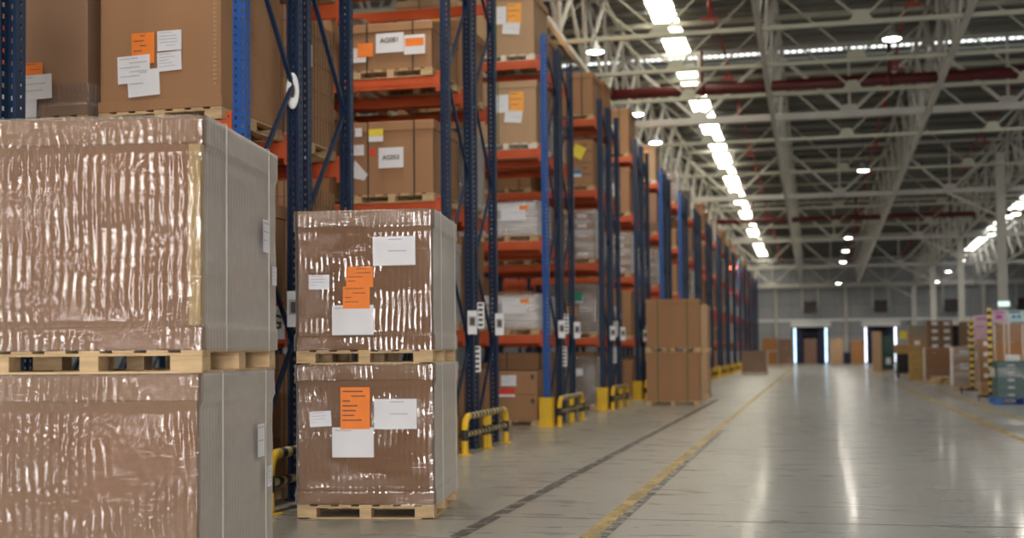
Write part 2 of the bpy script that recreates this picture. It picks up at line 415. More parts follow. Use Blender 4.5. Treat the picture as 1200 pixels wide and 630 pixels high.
# unit heaters hanging on the back wall
def heater(i, x):
    t = thing('unit_heater', 'black hanging unit heater, %s from the left on the back wall' % ORD[i], 'heater', (x, YW-1.2, 4.05), group='heaters on the back wall')
    mb = MB(); mb.box(-.5, .5, -.35, .35, 0, .95, 'black', .03)
    for k in range(9): mb.box(-.42, .42, -.38, -.35, .1+k*.09, .13+k*.09, 'ink')
    part('casing', mb, t)
    for s_ in (-1, 1):
        mb = MB(); mb.box(s_*.62-.06, s_*.62+.06, -.05, .05, .5, 2.15, 'truss'); mb.box(min(s_*.5, s_*.62), max(s_*.5, s_*.62), -.05, .05, .45, .55, 'truss'); part('hanger', mb, t)
for i, x in enumerate([-.35, 5.07, 10.4, 15.8]): heater(i, x)

# ------------------------------------------------------------------ roof trusses
NX = [3.3+4.4*k for k in range(-7, 5)]          # lines of the long trusses
def brace_mesh(a, b, w, mt):
    mb = MB(); mb.bar(a, b, w, w, mt); return mb.mesh('web_brace')
def cross_truss(y, big, idx, label):
    mt = 'truss' if big else 'truss_green'
    name = 'roof_truss' if big else 'roof_joist'
    t = thing(name, label, 'roof truss' if big else 'roof joist', (0, y, ztr(y)), group='large trusses across the hall' if big else 'slim joists across the hall')
    w = .20 if big else .10; x0, x1 = (-27.5, 20.9)
    mb = MB(); mb.box(x0, x1, -w/2, w/2, 0, w, mt, .01); part('bottom_chord', mb, t)
    mb = MB(); mb.box(x0, x1, -.07, .07, 2.1, 2.22, mt); part('top_chord', mb, t)
    d = .10 if big else .045
    ml = brace_mesh((0, 0, .1), (-2.2, 0, 2.12), d, mt); mr_ = brace_mesh((0, 0, .1), (2.2, 0, 2.12), d, mt); mv = brace_mesh((0, 0, .1), (0, 0, 2.12), d*.8, mt)
    g = MB()
    q_ = 1. if big else .75
    g.v += [(a_*q_, b_, .1+(c_-.1)*q_) for a_, b_, c_ in [(-.34, -.012, .1), (.34, -.012, .1), (.16, -.012, .4), (-.16, -.012, .4), (-.34, .012, .1), (.34, .012, .1), (.16, .012, .4), (-.16, .012, .4)]]
    for q in [(0,1,2,3), (7,6,5,4), (0,3,7,4), (3,2,6,7), (2,1,5,6)]: g.f.append(q); g.mi.append(g.m(mt)); g.smooth.append(False)
    gm = g.mesh('gusset_plate')
    for x in NX[1:-1]:
        xn = x-2.2
        if xn < -16 and not big: continue
        if y < 20 and xn < -10: continue
        put('web_brace', ml, t, (xn, 0, 0)); put('web_brace', mr_, t, (xn, 0, 0)); 
        if big: put('web_brace', mv, t, (xn, 0, 0))
        put('gusset_plate', gm, t, (xn, 0, 0))
    return t
bigs = [5.5, 22.0, 38.6, 55.1, 72.0, 88.4, 104.6]
for i, y in enumerate(bigs): cross_truss(y, True, i, 'white lattice roof truss across the hall, %s large truss from the camera' % ORD[i])
j = 0
for i in range(len(bigs)-1):
    for k in range(1, 5):
        y = bigs[i] + (bigs[i+1]-bigs[i])*k/5
        if y < 20: continue
        if i >= 2 and k in (2, 4): continue
        if i >= 4: continue
        cross_truss(y, False, j, 'slim greenish roof joist with V bracing, %s joist from the camera' % ORD[j]); j += 1
# long trusses
def long_truss(x, i):
    y0, y1 = 18., 105.
    t = thing('long_roof_truss', 'long triangular roof truss running down the hall, %s' % ['far left above the racks', 'left above the rack bays', 'directly above the rack ends', 'left of the aisle lamps', 'right of the aisle lamps', 'carried by the white columns', 'furthest right'][i], 'roof truss', (x, 0, 0), group='long trusses down the hall')
    a = .12
    mb = MB(); mb.bar((0, y0, ztr(y0)+.02), (0, y1, ztr(y1)+.02), a, a, 'truss'); part('bottom_chord', mb, t)
    for s_ in (-1, 1):
        mb = MB(); mb.bar((s_*.24, y0, ztr(y0)+2.25), (s_*.24, y1, ztr(y1)+2.25), .1, .1, 'truss'); part('top_chord', mb, t)
    st = 1.66; n_ = int((y1-y0)/st/2)
    mm = {}
    for s_ in (-1, 1):
        mm[s_, 0] = brace_mesh((0, 0, .05), (s_*.24, st, 2.25-RK*st), .075, 'truss'); mm[s_, 1] = brace_mesh((s_*.24, st, 2.25-RK*st), (0, 2*st, .05-RK*2*st), .075, 'truss')
    for k in range(n_):
        y = y0+2*st*k
        for s_ in (-1, 1):
            for e in (0, 1): put('web_brace', mm[s_, e], t, (0, y, ztr(y)))
        if i in (2, 3):
            mb = MB(); mb.box(-.33, .33, st-.08, st+.08, 2.24-RK*st, 2.29-RK*st, 'truss'); part('batten_plate', mb, t, (0, y, ztr(y)))
for i, x in enumerate([-14.3, -9.9, -5.5, -1.1, 3.3, 7.7, 12.1]): long_truss(x, i)
# columns on the right
for i, (y, w) in enumerate([(38.6, .34), (55.1, .36), (72., .3), (88.4, .36), (104.4, .34)]):
    if i == 0: continue
    t = thing('steel_column', 'white steel roof column, %s in the row right of the aisle' % ORD[i-1], 'column', ((7.6, 7.46, 7.66, 7.63, 7.57)[i], y, 0), group='white steel columns')
    mb = MB(); h = ztr(y)+(1.6 if i == 1 else .05)
    mb.box(-w/2, w/2, -.15, -.13, 0, h, 'truss'); mb.box(-w/2, w/2, .13, .15, 0, h, 'truss'); mb.box(-w/2+.02, w/2-.02, -.13, .13, 0, h, 'truss'); part('shaft', mb, t)
    mb = MB(); mb.box(-.26, .26, -.26, .26, 0, .03, 'truss'); part('base_plate', mb, t)
    mb = MB(); mb.bar((-.1, 0, ztr(y)-1.0), (-2.2, 0, ztr(y)+.1), .1, .1, 'truss'); part('knee_brace', mb, t)
    if i == 1:
        e = thing('exit_sign', 'small lit green and white sign on the nearest white column', 'sign', (7.46, y-.2, 2.86))
        mb = MB(); mb.box(-.24, .24, -.06, .04, 0, .24, 'truss', .01); part('housing', mb, e)
        mb = MB(); mb.box(-.22, .22, -.075, -.062, .02, .22, 'exit'); part('panel', mb, e)
# maroon pipes
for i, (y, r, x0, x1) in enumerate([(36.2, .15, -16, 16), (66., .13, -16, 18)]):
    t = thing('roof_pipe', 'thick dark red pipe under the roof, %s one across the hall' % ['nearer', 'further'][i], 'pipe', (0, y, 9.6-RK*y), group='dark red roof pipes')
    mb = MB(); mb.tube([(x0, 0, 0), (x1, 0, 0)], r, 'maroon', 16); part('pipe_run', mb, t)
    for x in [-8, -3, 2.1, 6.6, 11]:
        mb = MB(); mb.tube([(x, 0, 0), (x, 0, 1.1)], .05, 'maroon', 8); mb.tube([(x-.08, 0, 0), (x+.08, 0, 0)], r+.03, 'maroon', 16); part('pipe_hanger', mb, t)
# sprinkler lines
for i, (x, y0, y1) in enumerate([(-2.4, 22, 100), (2.4, 22, 100), (6.3, 22, 100)]):
    t = thing('sprinkler_line', 'thin red sprinkler pipe along the roof, %s from the left' % ORD[i], 'sprinkler pipe', (x, 0, 0), group='red sprinkler pipes')
    mb = MB(); mb.tube([(0, y0, ztr(y0)+1.7), (0, y1, ztr(y1)+1.7)], .03, 'red', 8); part('pipe_run', mb, t)
    mh = MB(); mh.tube([(0, 0, 0), (0, 0, -.6)], .035, 'red', 8); mh.box(-.2, .2, -.03, .03, -.62, -.56, 'red'); hm = mh.mesh('drop_head')
    for k in range(12): y = y0+3+6.3*k; put('drop_head', hm, t, (0, y, ztr(y)+1.7))

# ------------------------------------------------------------------ lamps
def lamp_proto():
    t = thing('high_bay_lamp', 'round white high bay lamp', 'ceiling lamp', group='hanging high bay lamps')
    mb = MB(); mb.lathe([(.02, .26), (.07, .25), (.09, .14), (.2, .06), (.23, 0), (.2, .0), (.18, .03)], 'steel'); part('shade', mb, t)
    mb = MB(); mb.lathe([(.0, -.03), (.1, -.026), (.18, -.005), (.195, .012), (0, .013)], 'lamp'); part('diffuser', mb, t)
    mb = MB(); mb.tube([(0, 0, .24), (0, 0, 2.2)], .008, 'black', 6); part('cable', mb, t)
    return t
lp = lamp_proto(); first = True
LS = [(1.75, y, 'above the middle of the aisle') for y in (4., 14., 28.9, 46.6, 68, 74.6, 81.4, 98.5)] + \
     [(-4.75, y, 'above the rack ends') for y in (14., 28.4, 35.3, 39.6, 56., 75.)] + [(8.8, y, 'beyond the columns') for y in (14., 30., 60.3, 68.4, 82.2, 90.1, 98.9)]  # nearest lamps of each line are unseen, added for their light
cnt = {}
for (x, y, where) in LS:
    c_ = cnt[where] = cnt.get(where, 0)+1
    lab = 'round glowing lamp, %s in the line %s' % (ORD[c_-1], where)
    z = 8.8-RK*y
    if first: o = lp; o.location = (x, y, z); o['label'] = lab; first = False
    else: o = copy_tree(lp, lab, (x, y, z))
    if y in (4., 14., 28.9, 28.4, 46.6, 39.6, 56., 75., 68, 81.4, 98.5, 30., 60.3, 82.2):
        ld = bpy.data.lights.new('lamp_light', 'AREA'); ld.shape = 'DISK'; ld.size = .36; ld.energy = 45 if y < 60 else 110; ld.color = (1, .93, .80)
        lo = bpy.data.objects.new('lamp_light', ld); C.objects.link(lo); lo.parent = o; lo.location = (0, 0, -.045)
# world
w = bpy.data.worlds.new('world'); sc.world = w; w.use_nodes = True
bg = w.node_tree.nodes['Background']; bg.inputs[0].default_value = (.86, .90, 1.0, 1); bg.inputs[1].default_value = .05

# ------------------------------------------------------------------ pallets and loads
PW, PL, PH = 1.05, 1.25, .105
def pallet_parts(W=PW, L=PL, Hh=PH, mt='wood'):
    """deck, blocks and bottom boards as separate meshes"""
    s = Hh/.105; td = .013*s
    d = MB(); nb = 7; bw = .1; gap = (W - nb*bw)/(nb-1)
    for k in range(nb): x = -W/2+k*(bw+gap); d.box(x, x+bw, -L/2, L/2, Hh-td, Hh, mt, .002)
    for y in (-L/2+.06, 0, L/2-.06): d.box(-W/2, W/2, y-.06, y+.06, Hh-2*td, Hh-td, mt, .002)
    b = MB()
    for y in (-L/2+.05, 0, L/2-.05): b.box(-W/2, W/2, y-.05, y+.05, 0, td*.8, mt, .002)
    for x in (-W/2+.05, W/2-.05): b.box(x-.05, x+.05, -L/2, L/2, 0, td*.8+.001, mt, .002)
    bl = []
    for ix, x in enumerate((-W/2+.075, 0, W/2-.075)):
        for y in (-L/2+.06, 0, L/2-.06):
            m_ = MB(); hw = .075 if ix != 1 else .045
            m_.box(x-hw, x+hw, y-.06, y+.06, td*.8, Hh-2*td, mt, .003); bl.append(m_)
    return d, b, bl
_pm = {}
def add_pallet(parent, W=PW, L=PL, detail=True, mt='wood', Hh=PH):
    key = (W, L, detail, mt, Hh)
    if key not in _pm:
        d, b, bl = pallet_parts(W, L, Hh, mt)
        if detail: _pm[key] = [d.mesh('pallet'), b.mesh('bottom_boards')] + [x.mesh('block') for x in bl]
        else:
            for x in [b]+bl:
                i0 = len(d.v); d.v += x.v; d.f += [tuple(i0+k for k in q) for q in x.f]; d.mi += x.mi; d.smooth += x.smooth
            _pm[key] = [d.mesh('pallet')]
    ms = _pm[key]; p = put('pallet', ms[0], parent)
    if detail:
        put('bottom_boards', ms[1], p)
        for m_ in ms[2:]: put('block', m_, p)
    return p

def sheet_mb(w, h, mt, lines=0, seed=1, bigtext=False, curl=0.):
    """sheet of paper standing in the xz plane, facing -y, printed lines included"""
    s = MB(); r = random.Random(seed)
    n_ = 5; th = .0012
    for i in range(n_):
        x0 = -w/2+w*i/n_; x1 = -w/2+w*(i+1)/n_
        c0 = -curl*abs(x0/w*2)**2*.02; c1 = -curl*abs(x1/w*2)**2*.02
        s.quad((x0, c0-th, -h/2), (x1, c1-th, -h/2), (x1, c1-th, h/2), (x0, c0-th, h/2), mt)
        s.quad((x0, c0, h/2), (x1, c1, h/2), (x1, c1, -h/2), (x0, c0, -h/2), mt)
    ink = 'ink' if mt != 'paper' else 'ink_pale'
    for k in range(lines):
        z = h/2*.8-k*(h*.8/max(lines, 1)); a = -w/2*.85; b = a+w*(.25+.55*r.random())
        if r.random() < .35: a += w*.3; b = min(b+w*.25, w*.42)
        s.box(a, b, -.004-.02*curl*.3, -.003-.02*curl*.3, z-h*.013, z+h*.013, ink)
    return s
def add_sheet(parent, x, z, w, h, mt='paper', face=-1, y=0, tilt=0, lines=5, seed=1, label=None, side=None, curl=0., name=None):
    nm = name or 'paper_label'
    o = part(nm, sheet_mb(w, h, mt, lines, seed, curl=curl), parent, label=label)
    if side is None: o.location = (x, y, z); o.rotation_euler = (0, tilt, 0)
    else: o.location = (side, x, z); o.rotation_euler = (0, tilt, PI/2)
    return o
def text_mesh(txt, size, mt):
    cu = bpy.data.curves.new('lettering', 'FONT'); cu.body = txt; cu.size = size; cu.align_x = 'CENTER'; cu.align_y = 'CENTER'; cu.extrude = .0006; cu.offset = size*.02
    o = bpy.data.objects.new('lettering', cu); C.objects.link(o)
    dg = bpy.context.evaluated_depsgraph_get(); me = bpy.data.meshes.new_from_object(o.evaluated_get(dg)); bpy.data.objects.remove(o)
    me.materials.clear(); me.materials.append(M[mt]); me.name = 'lettering'
    me.transform(Matrix.Rotation(PI/2, 4, 'X')); return me
def add_text(parent, txt, size, mt='ink', loc=(0, -.005, 0)):
    return put('lettering', text_mesh(txt, size, mt), parent, loc)

def film_mesh(W, L, z0, z1, lid, tray, seed, mt='film', top=True, amp=1.):
    """loose stretch film wrapped round a load, flaring over lid and tray"""
    per = []; step = .025; R = .012
    def side(ax, a, b, fix, nx, ny):
        n_ = max(2, int(abs(b-a)/step))
        for i in range(n_):
            t = a+(b-a)*i/n_; per.append((t, fix, nx, ny) if ax == 0 else (fix, t, nx, ny))
    def corner(cx_, cy_, a0):
        for k in range(4): a = a0+PI/2*k/4; per.append((cx_+R*math.cos(a), cy_+R*math.sin(a), math.cos(a), math.sin(a)))
    side(0, -W/2+R, W/2-R, -L/2, 0, -1); corner(W/2-R, -L/2+R, -PI/2)
    side(1, -L/2+R, L/2-R, W/2, 1, 0); corner(W/2-R, L/2-R, 0)
    side(0, W/2-R, -W/2+R, L/2, 0, 1); corner(-W/2+R, L/2-R, PI/2)
    side(1, L/2-R, -L/2+R, -W/2, -1, 0); corner(-W/2+R, -L/2+R, PI)
    arc = [0.]
    for i in range(1, len(per)+1): p, q = per[i-1], per[i % len(per)]; arc.append(arc[-1]+math.hypot(p[0]-q[0], p[1]-q[1]))
    zs = []; z = z0
    while z < z1-.008: zs.append(z); z += .016
    zs.append(z1)
    s = MB(); mi = s.m(mt); np_ = len(per); s.uv = []; o_ = seed*3.7
    for z in zs:
        for i, (x, y, nx, ny) in enumerate(per):
            off = .006
            if lid: tt = min(1, max(0, (z-(z1-lid-.035))/.025)); off += .013*tt*tt*(3-2*tt)
            if tray: tt = min(1, max(0, ((z0+tray+.02)-z)/.02)); off += .011*tt*tt*(3-2*tt)
            off += amp*.0030*noise.noise(Vector((x*2.5+seed, y*2.5+seed, z*9))) + amp*.0014*noise.noise(Vector((x*9+seed, y*9, z*22)))
            s.v.append((x+nx*max(off, .002), y+ny*max(off, .002), z))
    def face(a, b, c, d, i, za, zb):
        s.f.append((a, b, c, d)); s.mi.append(mi); s.smooth.append(True)
        u0 = arc[i]+o_; u1 = arc[i+1]+o_; s.uv.extend([(u0, za+o_), (u1, za+o_), (u1, zb+o_), (u0, zb+o_)])
    for j in range(len(zs)-1):
        for i in range(np_):
            a = j*np_+i; b = j*np_+(i+1) % np_; face(a, b, b+np_, a+np_, i, zs[j], zs[j+1])
    if top:
        base = (len(zs)-1)*np_; b2 = len(zs)*np_
        for i, (x, y, nx, ny) in enumerate(per):
            k_ = .1+.03*noise.noise(Vector((i*.1, seed, 0))); s.v.append((x-nx*k_, y-ny*k_, z1+.004))
        for i in range(np_): face(base+i, base+(i+1) % np_, b2+(i+1) % np_, b2+i, i, z1, z1+.1)
    return s

def big_box(label, loc, rz, Hh, seed, name='wrapped_box_pallet', group=None, cornerboards=False, film='film'):
    """foreground octabin-like carton with lid and tray under stretch film on a pallet"""
    W, L = PW, PL; t = thing(name, label, 'pallet load', loc, rz, group)
    add_pallet(t)
    cb = 'card_edge' if cornerboards else 'card_wrapped'
    z0 = PH+.002; zl = Hh-.125
    mb = MB(); mb.box(-W/2+.015, W/2-.015, -L/2+.015, L/2-.015, z0+.012, Hh-.02, 'card_wrapped', .004); part('carton', mb, t)
    mb = MB(); mb.box(-W/2+.004, W/2-.004, -L/2+.004, L/2-.004, zl, Hh-.004, 'card_wrapped_lid', .006); part('lid', mb, t)
    mb = MB(); mb.box(-W/2+.004, W/2-.004, -L/2+.004, L/2-.004, z0, z0+.105, 'card_wrapped', .005); part('tray', mb, t)
    for sx in (-1, 1):
        for sy in (-1, 1):
            mb = MB(); x = sx*(W/2-.012); y = sy*(L/2-.012)
            mb.box(min(x, x-sx*.055), max(x, x-sx*.055), min(y, y-sy*.003), max(y, y-sy*.003)+.0, z0+.11, zl-.002, cb)
            mb.box(min(x, x-sx*.003), max(x, x-sx*.003), min(y, y-sy*.055), max(y, y-sy*.055), z0+.11, zl-.002, cb)
            part('corner_board', mb, t)
    part('stretch_film', film_mesh(W, L, z0-.004, Hh, .125, .105, seed, film), t, label='clear wrinkled stretch film')
    for y in (-L/2+.28, L/2-.22):
        mb = MB(); mb.box(W/2+.026, W/2+.028, y-.007, y+.007, z0-.01, Hh+.002, 'strap_clear'); mb.box(-W/2-.028, -W/2-.026, y-.007, y+.007, z0-.01, Hh+.002, 'strap_clear'); mb.box(-W/2-.028, W/2+.028, y-.007, y+.007, Hh+.006, Hh+.008, 'strap_clear'); part('strap', mb, t)
    return t

a8 = math.radians(8.)
ux = Vector((math.cos(a8), math.sin(a8))); uy = Vector((-math.sin(a8), math.cos(a8)))
def center(fr, ang=a8, W=PW, L=PL):
    ux = Vector((math.cos(ang), math.sin(ang))); uy = Vector((-math.sin(ang), math.cos(ang)))
    c_ = Vector(fr) - ux*W/2 + uy*L/2; return c_
HB = 1.165
cR = center((-2.80, 9.20)); cR2 = center((-2.80, 9.19))
yf = -PL/2-.024
def uxp(px, x0=349.5, x1=509.): return -PW/2+(px-x0)/(x1-x0)*PW
def dims(px0, px1, py0, py1, ybase, sc_=155.5): return uxp((px0+px1)/2), (ybase-(py0+py1)/2)/sc_, (px1-px0)/151., (py1-py0)/sc_
bR = big_box('plastic-wrapped brown box with orange and white papers, bottom of the small aisle stack', (cR.x, cR.y, 0), a8, HB, 8, film='film_tight', group='wrapped boxes in the two front stacks')
tR = big_box('plastic-wrapped brown box with two orange slips, top of the small aisle stack', (cR2.x, cR2.y, HB), a8, HB, 14, film='film_tight', group='wrapped boxes in the two front stacks')
def papers(t, spec, yb):
    for k, (x0, x1, y0, y1, mt, tilt, ln) in enumerate(spec):
        x, z, w_, h_ = dims(x0, x1, y0, y1, yb)
        add_sheet(t, x, z, w_, h_, mt, y=yf-.003-.002*k, tilt=tilt, lines=ln, seed=k+3, name='orange_slip' if mt == 'orange_paper' else 'paper_sheet', label={'orange_paper': 'orange delivery slip', 'paper': 'white paper sheet'}[mt])
papers(bR, [(392, 440, 501, 536, 'paper', 0, 1), (441, 490, 468, 503, 'paper', .0, 2), (366, 391, 482, 500, 'paper', -.06, 4), (402, 436, 454, 503, 'orange_paper', 0, 7)], 608)
papers(tR, [(393, 441, 356, 391, 'paper', 0, 1), (441, 490, 276, 310, 'paper', -.01, 2), (366, 390, 320, 337, 'paper', 0, 4), (406, 437, 334, 360, 'orange_paper', 0, 4), (410, 441, 311, 335, 'orange_paper', 0, 4)], 425)

# left stack
aL = math.radians(9.)
cL = center((-2.68, 5.25), aL); LPOS = (cL.x, cL.y)
bL = big_box('large plastic-wrapped brown box, bottom of the big left front stack', (cL.x-.02, cL.y, 0), aL, HB, 11, group='wrapped boxes in the two front stacks')
tL = big_box('large plastic-wrapped brown box, top of the big left front stack', (cL.x, cL.y, HB), aL, HB, 17, group='wrapped boxes in the two front stacks', cornerboards=True)
for t, specs in ((tL, [(.34, .70, .17, .13, 3), (.50, .50, .10, .085, 4)]), (bL, [(.30, .80, .17, .13, 2), (.46, .60, .11, .085, 5)])):
    for k, (y, z, h_, w_, ln) in enumerate(specs):
        add_sheet(t, y, z, w_, h_, 'paper', side=PW/2+.03, lines=ln, seed=k+20, label='white shipping label on the side')

# ------------------------------------------------------------------ pallet racks
XP = -4.34                                  # line of the rack ends
LV = [1.52, 3.08, 4.62, 6.12]
BAY = 2.76; DEP = 1.05; PTOP = 6.55
ROWS = [3.93, 9.16, 14.85, 20.72, 26.4, 31.8, 37.2, 42.6, 48.1, 53.6, 59.2, 64.8, 70.4, 76., 81.6, 87.2, 92.8, 98.2]
def post_mesh(holes, mt, flip):
    """open channel upright, perforated; web towards -y (flip: +y)"""
    s = MB(); w = .055; d = .085; sg = -1 if not flip else 1
    if not holes:
        s.box(-w, w, -.045, .045, 0, PTOP, mt, .006)
        return s.mesh('upright')
    def strip(p, q, cols):                    # p, q: corners (x, y) of the strip, cols: (a, b) hole spans in 0..1
        P = Vector((*p, 0)); Q = Vector((*q, 0)); pitch = .065; n_ = int(PTOP/pitch); hh = .026
        cuts = [0.]+[c for ab in cols for c in ab]+[1.]
        for i in range(0, len(cuts), 2):
            a = P.lerp(Q, cuts[i]); b = P.lerp(Q, cuts[i+1]); s.quad(a, b, b+Vector((0, 0, PTOP)), a+Vector((0, 0, PTOP)), mt)
        for (c0, c1) in cols:
            a = P.lerp(Q, c0); b = P.lerp(Q, c1)
            for k in range(n_+1):
                z0 = max(0, k*pitch-(pitch-hh)/2); z1 = min(PTOP, k*pitch+(pitch-hh)/2)
                s.quad(a+Vector((0, 0, z0)), b+Vector((0, 0, z0)), b+Vector((0, 0, z1)), a+Vector((0, 0, z1)), mt)
    y0 = sg*.045; y1 = -sg*.045
    strip((-w, y0), (w, y0), [(.16, .30), (.70, .84)])
    strip((-w, y0), (-w, y1), [(.42, .62)]); strip((w, y0), (w, y1), [(.42, .62)])
    strip((-w, y1), (-w+.02, y1), []); strip((w, y1), (w-.02, y1), [])
    return s.mesh('upright')
def beam_mesh(mt='orange', face=-1):
    s = MB(); a = .055; b = BAY-.055
    s.box(a, b, -.025, .025, -.145, 0, mt, .008)
    s.box(a+.0, b, -.012+face*.018, .012+face*.018, -.10, -.045, mt, .004)
    for x in (a, b-.05):
        s.box(x, x+.05, -.032+face*.004, .032+face*.004, -.20, .06, mt, .004)
        for z in (-.165, -.115, .02): s.box(x+.018, x+.032, face*.037-.001, face*.037+.001, z-.008, z+.008, 'black')
    return s.mesh('beam')
PM = {}
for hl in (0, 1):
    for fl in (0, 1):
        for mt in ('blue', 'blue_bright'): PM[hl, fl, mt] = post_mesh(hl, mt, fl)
BM = {-1: beam_mesh('orange', -1), 1: beam_mesh('orange', 1)}
def brace_set():
    hs = [.25, 1.35, 2.45, 3.55, 4.65, 5.75, 6.4]; out = []
    for i in range(len(hs)-1):
        s = MB(); a = (0, .05, hs[i]); b = (0, DEP-.05, hs[i+1])
        if i % 2: a, b = (0, DEP-.05, hs[i]), (0, .05, hs[i+1])
        s.bar(a, b, .035, .028, 'blue'); out.append(s.mesh('brace'))
    s = MB(); s.bar((0, .04, .2), (0, DEP-.04, .2), .03, .03, 'blue'); out.append(s.mesh('brace'))
    return out
BR = brace_set()
foot = MB(); foot.box(-.08, .08, -.07, .07, 0, .01, 'blue'); FOOT = foot.mesh('foot_plate')
def rack_run(yf_, bays, holes, bright, label, levels=LV):
    """one single-deep rack run: uprights at yf_ and yf_+DEP, its end on the aisle line"""
    t = thing('pallet_rack', label, 'pallet rack', (XP, yf_, 0), group='blue and orange pallet racks')
    for b in range(bays+1):
        x = -b*BAY
        h = 1 if (holes and b < 2) else 0
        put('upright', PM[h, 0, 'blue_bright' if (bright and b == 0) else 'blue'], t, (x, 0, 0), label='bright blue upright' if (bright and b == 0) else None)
        put('upright', PM[h, 1, 'blue'], t, (x, DEP, 0))
        for m_ in BR: put('brace', m_, t, (x, 0, 0))
        for y in (0, DEP): put('foot_plate', FOOT, t, (x, y, 0))
    for b in range(bays):
        for z in levels:
            put('beam', BM[-1], t, (-(b+1)*BAY, -.03, z)); put('beam', BM[1], t, (-(b+1)*BAY, DEP+.03, z))
    return t
for i, y in enumerate(ROWS):
    bays = 3 if i in (1, 2, 3) else (2 if i < 8 else 1)
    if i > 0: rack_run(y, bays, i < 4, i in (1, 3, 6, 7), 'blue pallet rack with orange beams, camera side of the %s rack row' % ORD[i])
    rack_run(y+DEP+.2, bays, i < 4, False, 'blue pallet rack with orange beams, far side of the %s rack row' % ORD[i])

# yellow post protectors and hoop guards
pp = MB(); 
pp.box(-.11, .11, -.13, -.115, 0, .48, 'yellow', .005); pp.box(-.11, -.095, -.115, .07, 0, .48, 'yellow', .005); pp.box(.095, .11, -.115, .07, 0, .48, 'yellow', .005); pp.box(-.15, .15, -.17, .11, 0, .012, 'yellow')
PPM = pp.mesh('post_protector')
for i, y in enumerate(ROWS):
    if i < 2: continue
    o = put('post_protector', PPM, None, (XP, y-.0, 0)); o.location.y = y-.02
    tag(o, 'yellow steel protector round the front post of the %s rack row' % ORD[i], 'post protector', 'yellow post protectors')
def stripe(off, on=.13):
    return lambda s_: 'yellow' if int((s_+off)/on) % 2 == 0 else 'black'
def guard_meshes():
    L_ = 2.1; r = .16; h = .46; R_ = .042
    pts = [(0, 0, 0)]; z = .02
    while z < h-r: pts.append((0, 0, z)); z += .03
    for k in range(9): a = PI-PI/2*k/8; pts.append((0, r+r*math.cos(a), h-r+r*math.sin(a)))
    y = r+.03
    while y < L_-r: pts.append((0, y, h)); y += .03
    for k in range(9): a = PI/2-PI/2*k/8; pts.append((0, L_-r+r*math.cos(a), h-r+r*math.sin(a)))
    z = h-r-.03
    while z > .02: pts.append((0, L_, z)); z -= .03
    pts.append((0, L_, 0))
    def mf(s_):
        if s_ < .16 or s_ > 2.72: return 'yellow'
        if s_ < .30 or s_ > 2.58: return 'black'
        if s_ < .55 or s_ > 2.30: return 'yellow'
        return 'black' if int(s_/.085) % 2 else 'cream'
    hoop = MB(); hoop.tube(pts, R_, 'yellow', 14, mf)
    rail = MB(); rail.tube([(0, R_+i*.03, .24) for i in range(int((L_-2*R_)/.03)+1)], .034, 'yellow', 12, lambda s_: 'black' if int(s_/.085) % 2 else 'cream')
    post = MB(); post.tube([(0, 0, z_*.03) for z_ in range(int(h/.03)+1)], .036, 'yellow', 12, lambda s_: 'black' if .17 < s_ < .29 else 'yellow')
    fp = MB(); fp.box(-.08, .08, -.08, .08, 0, .012, 'yellow', .002)
    return [x.mesh(n_) for x, n_ in ((hoop, 'hoop'), (rail, 'lower_rail'), (post, 'middle_post'), (fp, 'foot_plate'))]
M['cream'] = mat('faded_yellow_tape', (.62, .50, .22), .5)
GM = guard_meshes()
for i, y in enumerate(ROWS):
    if i < 1: continue
    t = thing('hoop_guard', 'yellow and black hoop guard at the aisle end of the %s rack row' % ORD[i], 'rack guard', (-4.15, y+.08, 0), group='hoop guards at the rack ends')
    put('hoop', GM[0], t); put('lower_rail', GM[1], t); put('middle_post', GM[2], t, (0, .98, 0)); put('middle_post', GM[2], t, (0, 1.16, 0))
    for yy in (0, 1.07, 2.1): put('foot_plate', GM[3], t, (0, yy, 0))

# location plates hanging on the rack uprights
def plate_mesh(kind):
    s = MB()
    if kind == 0:
        s.box(-.06, .06, -.004, 0, -.15, .15, 'paper'); s.box(-.045, .045, -.006, -.004, -.05, .08, 'ink_pale'); s.box(-.03, .03, -.0065, -.006, -.035, .06, 'ink')
    else:
        s.box(-.05, .05, -.004, 0, -.17, .17, 'paper')
        for k in range(5): s.box(-.03, .03, -.006, -.004, -.14+k*.065, -.105+k*.065, 'ink')
    return s.mesh('location_plate')
LP = [plate_mesh(0), plate_mesh(1)]
pc = 0
for i, y in enumerate(ROWS[:9]):
    if i == 0: continue
    for j, (dx, dy, z, k) in enumerate([(.10, .85, 1.62, 0), (.09, 1.30, 1.72, 1), (.12, 2.2, 1.62, 0), (.07, 1.18, 1.15, 1)]):
        o = put('location_plate', LP[k], None, (XP+dx, y+dy-.06, z)); o.rotation_euler = (0, 0, .45)
        tag(o, 'white location plate %s on the %s rack row end' % (['above the guard near the front post', 'striped, beside the middle posts', 'at the far post', 'low on the middle posts'][j], ORD[i]), 'location plate', 'location plates on the rack ends')
# oval plate high up on the second row's middle post
o = MB(); o.lathe([(.03, .0), (.05, .012), (.075, .014), (.09, .004), (.09, 0)], 'wall_trim', 28); o.lathe([(0, .004), (.035, .004)], 'ink', 28)
ov = part('oval_plate', o, None, (XP+.01, ROWS[1]+DEP-.07, 3.50)); ov.rotation_euler = (PI/2, 0, .35); ov.scale = (.62, 1.75, 1)
tag(ov, 'long oval white plate fixed high on the middle posts of the second rack row', 'plate')

